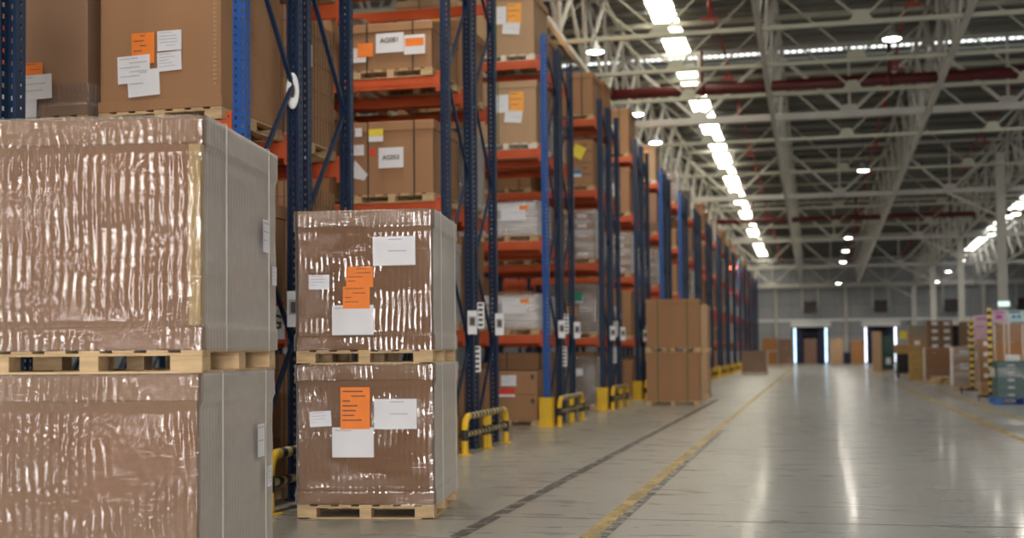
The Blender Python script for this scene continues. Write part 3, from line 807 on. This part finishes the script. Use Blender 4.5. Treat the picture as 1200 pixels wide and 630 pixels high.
# ------------------------------------------------------------------ rack loads: prototypes
PROTO = {}
def closed_carton(t, W, L, z0, z1, mt, lid, strap, ns=2, tray=False):
    mb = MB(); mb.box(-W/2+.012, W/2-.012, -L/2+.012, L/2-.012, z0, z1-.01, mt, .004); part('carton', mb, t)
    if lid:
        mb = MB(); mb.box(-W/2-.008, W/2+.008, -L/2-.008, L/2+.008, z1-lid, z1, mt, .008); part('lid', mb, t)
    if tray:
        mb = MB(); mb.box(-W/2-.004, W/2+.004, -L/2-.004, L/2+.004, z0, z0+.09, mt, .006); part('tray', mb, t)
    if strap:
        for k in range(ns):
            x = (-.5+(k+.5)/ns)*W*1.1 if ns > 1 else -.12
            mb = MB(); e = .012; w_ = .009
            mb.box(x-w_, x+w_, -L/2-e-.002, -L/2-e, .03, z1+.004, strap); mb.box(x-w_, x+w_, L/2+e, L/2+e+.002, .03, z1+.004, strap)
            mb.box(x-w_, x+w_, -L/2-e, L/2+e, z1+.002, z1+.005, strap); part('strap', mb, t)
def mk(kind, name='boxed_pallet', detail=True):
    t = thing(name, 'x', 'pallet load'); W, L = 1.08, 1.15
    p = PH; yfr = -L/2-.012
    if kind == 'tall':       # brown lidded box, papers
        add_pallet(t, W, L, detail); closed_carton(t, W, L, p, 1.22, 'card', .12, 'strap_black')
        add_sheet(t, .16, .75, .21, .15, y=yfr, lines=4, seed=4); add_sheet(t, .2, .58, .18, .14, y=yfr, lines=3, seed=5); add_sheet(t, -.02, .76, .13, .22, 'orange_paper', y=yfr, lines=4, seed=6, label='orange slip')
    elif kind == 'corner':   # row one, plain, corner teeth and tray
        add_pallet(t, W, L, detail); closed_carton(t, W, L, p, 1.25, 'card', 0, None, tray=True)
        mb = MB()
        for k in range(26): mb.box(W/2-.075, W/2-.045, -L/2+.004, -L/2+.012, .28+k*.035, .30+k*.035, 'card_light')
        part('corner_teeth', mb, t)
    elif kind == 'pink':
        add_pallet(t, W, L, detail); closed_carton(t, W, L, p, 1.22, 'card_pink', 0, 'strap_black', 1, tray=True)
        part('stretch_film', film_mesh(W, L, p, .36, 0, .08, 31, amp=.7, top=False), t)
    elif kind == 'mid':
        add_pallet(t, W, L, detail); closed_carton(t, W, L, p, 1.0, 'card', .12, 'strap_black')
    elif kind == 'low':
        add_pallet(t, W, L, detail); closed_carton(t, W, L, p, .68, 'card', .11, 'strap_black')
    elif kind == 'orange':
        add_pallet(t, W, L, detail); closed_carton(t, W, L, p, 1.08, 'card_orange', .1, 'strap_green')
        add_sheet(t, .1, .7, .16, .2, y=yfr, lines=3, seed=9)
    elif kind == 'light':
        add_pallet(t, W, L, detail, 'wood_white'); closed_carton(t, W, L, p, 1.15, 'card_light', .12, 'strap_green', 1)
        add_sheet(t, -.06, .78, .24, .30, 'paper', y=yfr, lines=3, seed=8); add_sheet(t, .14, .55, .30, .20, y=yfr-.002, lines=2, seed=10, tilt=.1); add_sheet(t, .2, .80, .24, .34, 'amber_paper', y=yfr, lines=3, seed=11, label='amber slip')
    elif kind == 'white':
        add_pallet(t, W, L, detail)
        mb = MB(); mb.box(-W/2+.03, W/2-.03, -L/2+.03, L/2-.03, p, .40, 'white_load', .02); mb.box(-W/2+.05, W/2-.05, -L/2+.05, L/2-.05, .405, .66, 'white_load', .03); part('goods', mb, t, label='white packed goods')
        part('stretch_film', film_mesh(W, L, p, .68, 0, .05, 41, 'film_heavy', amp=1.6), t, label='milky stretch film')
        add_sheet(t, .12, .48, .42, .26, y=yfr-.012, lines=2, seed=12); add_sheet(t, .3, .56, .14, .07, 'orange_paper', y=yfr-.016, lines=0, seed=13, label='orange sticker')
    elif kind == 'cartons':
        add_pallet(t, W, L, detail)
        cm = MB(); cm.box(-.26, .26, -.27, .27, 0, .195, 'card_pink', .006); cm.box(-.1, .1, -.274, -.27, .05, .13, 'paper'); cm.box(.27-.012, .264, -.1, .1, .06, .13, 'paper'); me = cm.mesh('carton')
        for k in range(5):
            for ix in (-1, 1):
                for iy in (-1, 1): put('carton', me, t, (ix*.265, iy*.28, p+k*.2))
        part('stretch_film', film_mesh(W, L, p, 1.13, 0, .05, 43, 'film_heavy', amp=1.3), t)
    elif kind == 'grey':
        add_pallet(t, W, L, detail); closed_carton(t, W, L, p, 1.1, 'card_grey', .1, None)
        add_sheet(t, .15, .8, .2, .14, y=yfr, lines=3, seed=14)
        part('stretch_film', film_mesh(W, L, p, 1.11, .1, .05, 47, 'film', amp=1.), t)
    elif kind == 'two':
        add_pallet(t, W, L, detail)
        for k, (z0, z1) in enumerate([(p, .58), (.585, 1.08)]):
            mb = MB(); mb.box(-W/2+.02+.01*k, W/2-.02, -L/2+.02, L/2-.03, z0, z1, 'card', .01); mb.box(-W/2+.03, W/2-.03, -L/2+.016, -L/2+.02, (z0+z1)/2-.02, (z0+z1)/2+.02, 'card_dark')
            mb.box(.3, .4, -L/2+.014, -L/2+.02, z1-.13, z1-.08, 'card_dark'); part('carton', mb, t)
        add_sheet(t, .16, .38, .22, .1, 'blue_paper', y=yfr+.015, lines=0, label='blue and white sticker', seed=15); add_sheet(t, .16, .32, .22, .06, y=yfr+.014, lines=0, seed=16)
        add_sheet(t, .22, .82, .26, .26, 'yellow_paper', y=yfr, lines=0, tilt=.5, seed=17, label='pale yellow folded paper')
    elif kind == 'floor':
        add_pallet(t, W, L, detail)
        for k, (x0, x1, z0, z1) in enumerate([(-.5, .5, p, .52), (-.5, .5, .525, .92)]):
            mb = MB(); mb.box(x0, x1, -L/2+.02, L/2-.02, z0, z1, 'card', .01); mb.box(x0+.05, x0+.09, -L/2+.014, -L/2+.02, z0+.1, z0+.2, 'card_dark'); mb.box(x1-.11, x1-.05, -L/2+.014, -L/2+.02, z1-.14, z1-.06, 'ink'); part('carton', mb, t)
        add_sheet(t, .02, .76, .26, .18, y=yfr, lines=4, seed=18); add_sheet(t, -.02, .58, .3, .1, 'red_paper', y=yfr, lines=0, seed=19, label='red and white sticker'); add_sheet(t, -.02, .52, .3, .06, y=yfr+.001, lines=0, seed=20)
    elif kind == 'mesh':    # the box with vertical slats, strapped
        add_pallet(t, W, L, detail); closed_carton(t, W, L, p, 1.25, 'card', 0, None)
        mb = MB()
        for k in range(17):
            y = -L/2+.04+k*(L-.08)/16; mb.box(W/2-.01, W/2, y-.004, y+.004, p, 1.25, 'card_dark')
            x = -W/2+.04+k*(W-.08)/16; mb.box(x-.004, x+.004, -L/2, -L/2+.01, p, 1.25, 'card_dark')
        for z in (.35, .6, .85, 1.1): mb.box(W/2-.01, W/2+.001, -L/2, L/2, z, z+.007, 'card_dark'); mb.box(-W/2, W/2, -L/2-.001, -L/2+.01, z, z+.007, 'card_dark')
        part('netting', mb, t, label='dark netting over the box')
        add_sheet(t, .1, .9, .2, .24, y=yfr, lines=4, seed=22); add_sheet(t, -.1, .9, .14, .2, side=W/2+.01, lines=4, seed=23)
    return t
DESC = {'tall': 'tall brown lidded box', 'corner': 'plain brown tray box', 'pink': 'pinkish brown strapped box', 'mid': 'brown strapped lidded box', 'low': 'low brown lidded box',
        'orange': 'orange-brown lidded box', 'light': 'pale brown papered box', 'white': 'white film-wrapped load', 'cartons': 'wrapped stack of cartons', 'grey': 'greyish wrapped box',
        'two': 'two-tier brown cartons', 'floor': 'two stacked brown cartons', 'mesh': 'brown netted box'}
first_of = {}
def load(kind, row, lev, run, pos, x, y, z, rz=0., detail=True, extra=None):
    d = DESC[kind] if extra is None else extra
    lab = '%s, %s rack row, %s, %s side, %s' % (d, ORD[row], ['floor level', 'first beam level', 'second beam level', 'third beam level', 'top level'][lev], ['camera', 'far'][run], ['aisle end', 'second from aisle', 'third from aisle', 'fourth from aisle', 'fifth from aisle', 'sixth from aisle'][pos])
    key = (kind, detail)
    if key not in first_of: o = mk(kind, 'wrapped_pallet' if kind in ('white', 'cartons', 'grey') else 'boxed_pallet', detail); o.location = (x, y, z); o.rotation_euler = (0, 0, rz); o['label'] = lab; o['group'] = 'pallet loads stored in the racks'; first_of[key] = o; return o
    return copy_tree(first_of[key], lab, (x, y, z), rz, 'pallet loads stored in the racks')
LZ = [0.0] + LV
def xpos(p): b, k = divmod(p, 2); return XP-b*BAY-.055-.07-.54-k*(1.08+.30)
kinds = list(DESC)
pick = {  # (row, level): kinds from the aisle end outwards, camera side
 (1, 2): ['corner', 'pink', 'mid', 'tall'], (1, 1): ['mid', 'tall', 'grey'], (1, 3): ['mid', 'orange', 'low', 'mid'], (1, 0): ['floor', 'mid', 'grey'], (1, 4): ['mid', 'mid'],
 (2, 2): ['mid', 'tall', 'mesh', 'mid'], (2, 3): ['low', 'mid', 'low', 'mid'], (2, 4): ['mid', 'light', 'tall'], (2, 1): ['grey', 'mid', 'orange'], (2, 0): ['floor', 'grey', 'mid'],
 (3, 4): ['light', 'light', 'mid'], (3, 3): ['light', 'mid', 'low'], (3, 2): ['white', 'cartons', 'mid'], (3, 1): ['white', 'grey', 'mid'], (3, 0): ['floor', 'floor', 'mid'],
 (4, 4): ['mid', 'tall'], (4, 3): ['two', 'mid'], (4, 2): ['cartons', 'mid'], (4, 1): ['grey', 'mid'], (4, 0): ['grey', 'mid'],
 (5, 4): ['tall', 'mid'], (5, 3): ['tall', 'mid'], (5, 2): ['cartons', 'grey'], (5, 1): ['tall', 'grey'], (5, 0): ['mid', 'grey'],
 (6, 4): ['light', 'mid'], (6, 3): ['pink', 'mid'], (6, 2): ['cartons', 'mid'], (6, 1): ['mid'], (6, 0): ['mid']}
special = {}
for row in range(1, len(ROWS)):
    y = ROWS[row]
    for lev in range(5):
        ks = pick.get((row, lev), [RND.choice(['mid', 'tall', 'light', 'orange', 'cartons', 'white', 'low', 'grey', 'pink'])])
        for p, kd in enumerate(ks):
            special[row, lev, p] = load(kd, row, lev, 0, p, xpos(p)+RND.uniform(-.02, .02), y+.52+RND.uniform(-.02, .03), LZ[lev]+.001, RND.uniform(-.012, .012), row < 5)
        nr = 2 if row < 5 else 1
        for p in range(nr):
            if row > 5 and RND.random() < .15: continue
            kd = 'mesh' if (row == 1 and p == 0) else RND.choice(['mesh', 'mid', 'low', 'mesh', 'grey'] if row <= 2 else ['mid', 'tall', 'orange', 'grey', 'low', 'white'])
            if row == 2 and lev == 4: continue
            load(kd, row, lev, 1, p, xpos(p)+RND.uniform(-.02, .02), y+DEP+.2+.52, LZ[lev]+.001, RND.uniform(-.01, .01), row < 5)
for p in range(2):
    for lev in (1, 2): load('mid', 0, lev, 1, p, xpos(p), ROWS[0]+DEP+.2+.52, LZ[lev]+.001, 0, True)
# papers particular to single boxes
o = special[1, 2, 0]; yy = -1.15/2-.012; 
def P1(px, py, w_, h_, mt='paper', tilt=0, ln=4, sd=1, nm='paper_sheet', lb=None, k=0):
    add_sheet(o, (px-193.5)/151.*1., (133-py)/151., w_, h_, mt, y=yy-.002*k, tilt=tilt, lines=ln, seed=sd, name=nm, label=lb)
P1(173, 42, .20, .25, 'orange_paper', 0, 5, 31, 'orange_slip', 'orange delivery slip', 0); P1(174, 84, .28, .21, 'paper', -.05, 2, 32, lb='white paper sheet', k=1); P1(161, 67, .285, .22, 'paper', -.03, 5, 33, lb='white printed sheet', k=2)
P1(208, 35, .21, .16, 'paper', -.01, 5, 34, lb='white shipping label', k=1); P1(208, 60, .21, .15, 'paper', -.04, 5, 35, lb='white shipping label', k=1)
o = special[1, 2, 1]; o.location.x += .20
add_sheet(o, .07, .34, .34, .20, 'paper', y=yy-.030, tilt=-.03, lines=3, seed=36, label='white papers hanging on the box'); add_sheet(o, -.08, .20, .36, .2, 'paper', y=yy-.026, tilt=.03, lines=2, seed=37); add_sheet(o, .05, .49, .18, .11, 'orange_paper', y=yy-.008, lines=2, seed=38, label='orange sticker')
o = special[2, 2, 0]
s_ = add_sheet(o, .0, .55, .32, .25, 'paper', y=yy, lines=0, seed=39, label='white label reading AG053'); add_text(s_, 'AG053', .075)
add_sheet(o, -.2, .87, .20, .085, 'yellow_paper', y=yy, lines=0, seed=40, label='yellow warning label'); add_sheet(o, -.2, .79, .20, .07, 'paper', y=yy, lines=0, seed=41)
add_sheet(o, -.42, .88, .09, .11, 'paper', y=yy, lines=0, seed=42); add_sheet(o, -.43, .66, .16, .13, 'paper', y=yy, lines=3, seed=43); add_sheet(o, -.24, .63, .07, .08, 'red_paper', y=yy, lines=0, seed=44, label='small red sticker')
s2 = MB(); s2.v += [(-.09, -.004, .12), (.09, -.03, -.07), (.04, -.02, -.14), (-.12, -.004, -.1)]; s2.f.append((0, 3, 2, 1)); s2.mi.append(s2.m('paper')); s2.smooth.append(False); part('torn_paper', s2, o, (-.38, yy, .42))
o = special[2, 3, 0]
s_ = add_sheet(o, .0, .43, .36, .24, 'paper', y=yy-.002, lines=0, seed=45, label='white label reading AG081'); add_text(s_, 'AG081', .085, loc=(0, -.005, .03))
add_sheet(o, -.32, .36, .2, .17, 'orange_paper', y=yy-.003, lines=0, seed=46, label='bright orange red sticker'); add_sheet(o, -.42, .30, .22, .18, 'paper', y=yy, lines=3, seed=47); add_sheet(o, .32, .39, .27, .24, 'paper', y=yy-.001, lines=0, seed=48); add_sheet(o, .32, .42, .24, .1, 'orange_paper', y=yy-.003, lines=0, seed=49, label='orange red band')
o = special[4, 1, 0]
add_sheet(o, .1, .85, .3, .18, 'green_paper', y=-.64, lines=0, seed=50, label='green sticker'); add_sheet(o, .0, .55, .24, .2, 'amber_paper', y=-.64, lines=0, seed=51, label='amber sticker')
# partial white plate reading AG behind the left stack
o = MB(); o.box(-.16, .16, -.006, 0, -.16, .16, 'paper', .002); o.box(-.16, .16, -.008, -.006, .12, .16, 'red_paper')
sg = part('location_board', o, None, (XP+.02, ROWS[1]-.55, 1.56)); tag(sg, 'white board with red top edge lettered AG on the second rack row', 'sign')
sg.location = (XP-.20, ROWS[1]+DEP-.13, 1.53); add_text(sg, 'AG', .17, loc=(.02, -.009, -.02))

# ------------------------------------------------------------------ free-standing loads down the aisle
def aisle_stack(x, y, rz, labs, W=1.25, L=1.0, mt='card', strap='strap_green', hh=1.1, kind='boxed_pallet', lab2=None, film=False):
    for k, lb in enumerate(labs):
        t = thing(kind, lb, 'pallet load', (x+.01*k, y, k*(hh+.002)), rz)
        add_pallet(t, W, L, False); closed_carton(t, W-.02, L-.02, PH, hh, mt, .1, strap)
        if film: part('stretch_film', film_mesh(W-.02, L-.02, PH, hh, .1, .05, 51+k, 'film', amp=1.), t)
aisle_stack(-3.15, 29.2, .05, ['plain brown strapped box standing out in the aisle, bottom of the nearer pair', 'plain brown strapped box standing out in the aisle, top of the nearer pair'], 1.22, 1.2, hh=1.19)
aisle_stack(-3.3, 33.6, .02, ['plain brown box behind the nearer aisle pair, bottom one', 'plain brown box behind the nearer aisle pair, top one'], 1.22, 1.2, 'card_light', hh=1.19)
aisle_stack(-2.95, 64.5, .0, ['low pinkish wrapped load alone at the left edge of the aisle'], 1.25, 1.2, 'card_pink', None, hh=1.15, film=True)
# at the back wall
for k, (x, y, W, h, mt, lb) in enumerate([(-3.42, 99.0, 1.2, 1.02, 'card_orange', 'orange-brown box low against the back wall beside the last racks'), (-2.22, 101, 1.0, 1.98, 'card_pink', 'pinkish tall load left of the first dock'),
        (-.38, 101, .98, 1.98, 'card_pink', 'tall pinkish load standing in front of the first dock opening'), (1.56, 101, 1.0, 1.98, 'card_light', 'pale carton load right of the first dock'), (3.1, 101, .95, 1.82, 'card_orange', 'orange-brown load left of the second dock')]):
    aisle_stack(x, y, 0, [lb], W, 1.0, mt, None, hh=h, film=(mt == 'card_pink'))
aisle_stack(-3.44, 100.6, 0, ['lower orange-brown box behind the low one at the back wall', 'orange-brown box stacked highest at the back wall beside the racks'], 1.2, 1.0, 'card_orange', None, hh=1.02)

# ------------------------------------------------------------------ goods on the right
def crate_stack():
    x, y = 4.36, 29.75
    t = thing('plastic_pallet', 'bright blue plastic pallet under the teal crates', 'pallet', (x, y, 0))
    d, b, bl = pallet_parts(1.2, 1.0, .15, 'pblue'); p = part('deck', d, t); part('bottom_boards', b, t)
    for m_ in bl: part('foot_block', m_, t)
    cm = MB(); w, l, h = .59, .39, .155
    for (a, b_, c, d_) in [(-w/2, w/2, -l/2, -l/2+.015), (-w/2, w/2, l/2-.015, l/2), (-w/2, -w/2+.015, -l/2, l/2), (w/2-.015, w/2, -l/2, l/2)]: cm.box(a, b_, c, d_, 0, h, 'teal', .003)
    cm.box(-w/2+.01, w/2-.01, -l/2+.01, l/2-.01, .005, .02, 'teal')
    cm.box(-w/2-.012, w/2+.012, -l/2-.012, l/2+.012, h-.03, h-.012, 'teal', .003)
    for k in range(5): xx = -w/2+.08+k*.11; cm.box(xx-.006, xx+.006, -l/2-.01, -l/2, .01, h-.03, 'teal')
    cm.box(-.07, .07, -l/2-.014, -l/2-.01, .04, .09, 'ink_pale')
    me = cm.mesh('stacking_crate'); names = ['front left', 'front right', 'back left', 'back right']
    for k in range(5):
        for q, (ix, iy) in enumerate([(-1, -1), (1, -1), (-1, 0), (1, 0)]):
            if k >= 5 and ix == 1 and False: continue
            o = put('stacking_crate', me, None, (x+ix*.3, y+iy*.40-.1+.0, .152+k*.157)); tag(o, 'teal plastic stacking crate on the blue pallet, %s column, %s from the bottom' % (names[q], ORD[k]), 'crate', 'teal crates on the blue pallet')
    w_ = part('stretch_film', film_mesh(1.24, .84, .60, .80, 0, 0, 61, 'film', top=False), None, (x, y-.3, 0)); tag(w_, 'milky stretch film round the teal crate stack', 'stretch film')
    b_ = MB(); b_.box(-.14, .14, -.1, .1, 0, .13, 'paper', .01); q = part('small_box', b_, None, (x-.2, y-.3, .152+5*.157)); tag(q, 'small white box on top of the teal crates', 'box')
crate_stack()
def striped_post(x, y, h, lb, feet=True):
    t = thing('striped_post', lb, 'post', (x, y, 0), group='black and yellow striped posts')
    mb = MB(); k = 0; z = .12
    while z < h: mb.box(-.045, .045, -.045, .045, z, min(z+.085, h), 'yellow' if k % 2 else 'black'); z += .085; k += 1
    part('shaft', mb, t)
    mb = MB(); mb.box(-.3, .3, -.03, .03, .08, .13, 'black', .005); mb.box(-.03, .03, -.3, .3, .08, .13, 'black', .005)
    for sx in (-.27, .27): mb.tube([(sx-.012, 0, .045), (sx+.012, 0, .045)], .045, 'black', 12)
    part('wheeled_foot', mb, t)
striped_post(3.93, 31.3, 2.14, 'taller black and yellow striped post beside the teal crates')
striped_post(4.06, 36.0, 1.98, 'black and yellow striped post behind the nearest one')
striped_post(5.05, 31.7, 2.1, 'black and yellow striped post at the right edge behind the crates')
def board(x, y, z, w, h, mt, lb, marks, name='hanging_board'):
    t = thing(name, lb, 'board', (x, y, z)); mb = MB(); mb.box(-w/2, w/2, -.012, .012, 0, h, mt, .003)
    for (a, b, c, d, m2) in marks: mb.box(a*w-w/2, b*w-w/2, -.016, -.012, c*h, d*h, m2)
    part('panel', mb, t)
    mb = MB(); mb.bar((-w/2+.04, .02, 0), (-w/2+.04, .02, -z), .02, .02, 'steel'); mb.bar((w/2-.04, .02, 0), (w/2-.04, .02, -z), .02, .02, 'steel'); part('stake', mb, t)
    return t
board(4.17, 31.5, 1.81, .30, .28, 'pink_sign', 'pink board with purple print above the teal crates', [(.1, .9, .78, .9, 'purple'), (.25, .75, .3, .65, 'purple')])
board(4.53, 31.5, 1.83, .38, .25, 'cyan_sign', 'pale cyan board with dark heading beside the pink board', [(.1, .8, .78, .92, 'teal'), (.3, .5, .3, .6, 'blue_paper'), (.6, .8, .3, .6, 'blue_paper')])
board(4.48, 37., 1.30, .46, .82, 'pink_sign', 'pale pink board hanging beside the second striped post', [(.15, .7, .85, .9, 'purple'), (.1, .6, .6, .63, 'purple')])
def mixed(x, y, label, tiers, W, L, name='carton_pallet', film=None, mt0='wood'):
    t = thing(name, label, 'pallet load', (x, y, 0)); add_pallet(t, W, L, False, mt0, .13)
    z = .132
    for (h, nx, mt, lab) in tiers:
        for i in range(nx):
            mb = MB(); w = W/nx; x0 = -W/2+i*w
            mb.box(x0+.004, x0+w-.004, -L/2+.01, L/2-.01, z, z+h-.004, mt, .008)
            if lab: mb.box(x0+w*.3, x0+w*.3+min(.24, w*.5), -L/2+.004, -L/2+.01, z+h*.35, z+h*.75, lab)
            if lab: mb.box(x0+w*.1-.0, x0+w*.1+.001, -L/2, L/2, z, z+.01, mt)
            part('carton', mb, t)
        z += h
    if film: part('stretch_film', film_mesh(W, L, .13, z+.005, 0, 0, int(abs(x*31+y*7)) % 97, film, amp=1.4), t)
    return t, z
mixed(4.72, 33.3, 'pinkish box over orange-brown cartons behind the teal crates', [(.30, 1, 'card_dark', 'paper'), (.42, 1, 'card_orange', None), (.5, 1, 'card_orange', None), (.45, 1, 'card_pink', None)], .85, 1.0)
mixed(4.20, 34.4, 'narrow column of cartons each with a white label beside the taller striped post', [(.24, 1, 'card_light', None)]+[(.27, 1, 'card_pink', 'paper')]*4, .34, .5)
mixed(4.12, 38.8, 'film-wrapped carton load with white labels behind the second striped post', [(.36, 1, 'card_pink', None), (.38, 1, 'card_pink', 'paper'), (.38, 1, 'card_light', 'paper')], .60, .8, film='film_heavy')
mixed(4.22, 47.4, 'orange-brown box beside pinkish wrap further up the right edge', [(.35, 1, 'card_pink', None), (.75, 1, 'card_orange', None)], .95, .9, film='film')
mixed(5.27, 58.6, 'tall grey-brown carton stack with white labels in the right background', [(1.0, 1, 'card_dark', None)]+[(.32, 2, 'card_dark', 'paper')]*4, 1.0, 1.2)
mixed(6.25, 55.6, 'second tall grey-brown carton stack right of the first tall stack', [(1.0, 1, 'card_dark', None)]+[(.29, 1, 'card_dark', 'paper')]*4, .85, 1.0)
mixed(5.2, 44., 'pinkish cartons behind the film-wrapped load', [(.5, 1, 'card_pink', None), (.6, 1, 'card_pink', 'paper')], 1.0, 1.0)
for k in range(2):
    e = thing('empty_pallet', 'empty wooden pallet lying at the foot of the orange-brown box, %s one' % ['lower', 'upper'][k], 'pallet', (4.15+.06*k, 44.9, .132*k), .1*k, 'empty pallets on the right'); d, b, bl = pallet_parts(.8, .9, .13, 'wood'); part('deck', d, e); part('bottom_boards', b, e)
    for m_ in bl: part('block', m_, e)
def wooden_crate(x, y, w, l, h, z, lb):
    t = thing('wooden_crate', lb, 'crate', (x, y, z)); mb = MB(); n_ = 5
    for k in range(n_):
        za = k*h/n_; mb.box(-w/2, w/2, -l/2, -l/2+.02, za+.01, za+h/n_-.01, 'wood_old', .003); mb.box(-w/2, w/2, l/2-.02, l/2, za+.01, za+h/n_-.01, 'wood_old', .003)
        mb.box(-w/2, -w/2+.02, -l/2, l/2, za+.01, za+h/n_-.01, 'wood_old', .003); mb.box(w/2-.02, w/2, -l/2, l/2, za+.01, za+h/n_-.01, 'wood_old', .003)
    part('side_slats', mb, t)
    for sx in (-1, 1):
        for sy in (-1, 1): mb = MB(); mb.box(sx*(w/2-.03)-.03, sx*(w/2-.03)+.03, sy*(l/2-.005)-.02, sy*(l/2-.005)+.02, 0, h, 'wood_old', .003); part('corner_post', mb, t)
    mb = MB(); mb.box(-w/2-.02, w/2+.02, -l/2-.02, l/2+.02, h, h+.03, 'wood_old', .004); part('lid', mb, t)
wooden_crate(3.78, 50.4, .68, .9, 1.05, .0, 'tan slatted wooden crate with a lid on the right edge of the aisle')
wooden_crate(3.62, 54.5, .95, 1.0, .34, 1.0, 'low tan wooden crate lying on the dark cart')
t = thing('platform_cart', 'dark cart under the low wooden crate', 'cart', (3.62, 54.5, 0))
mb = MB(); mb.box(-.45, .45, -.5, .5, .2, .3, 'black', .01); mb.box(-.4, .4, -.45, .45, .3, .99, 'dark', .02); part('frame', mb, t)
for sx in (-.36, .36):
    for sy in (-.38, .38): mb = MB(); mb.tube([(sx-.03, sy, .1), (sx+.03, sy, .1)], .1, 'black', 14); part('wheel', mb, t)
mixed(3.06, 68., 'pale tall narrow load at the far right edge of the aisle', [(.9, 1, 'card_light', None), (1.05, 1, 'card_light', None)], .42, 1.0)
mixed(3.60, 68.4, 'dark teal wrapped stack beside the pale narrow load', [(.8, 1, 'teal', 'paper'), (.95, 1, 'teal', None)], .56, 1.0)
board(4.38, 68., 1.69, .38, .40, 'yellow_paper', 'small yellow board in the right background', [], 'yellow_board')
mixed(4.65, 62.5, 'grey-pink box load behind the wooden crates', [(.9, 1, 'card_pink', None), (.7, 1, 'card_pink', 'paper'), (.55, 1, 'card_grey', None)], .85, 1.0)
mixed(4.0, 61., 'low pale cartons beside the grey-pink load', [(.7, 1, 'card_light', None), (.5, 1, 'card_orange', None)], .6, .9)

# ------------------------------------------------------------------ render look
sc.view_settings.view_transform = 'Standard'; sc.view_settings.look = 'None'; sc.view_settings.exposure = .02; sc.view_settings.gamma = 1.; sc.view_settings.use_curve_mapping = False
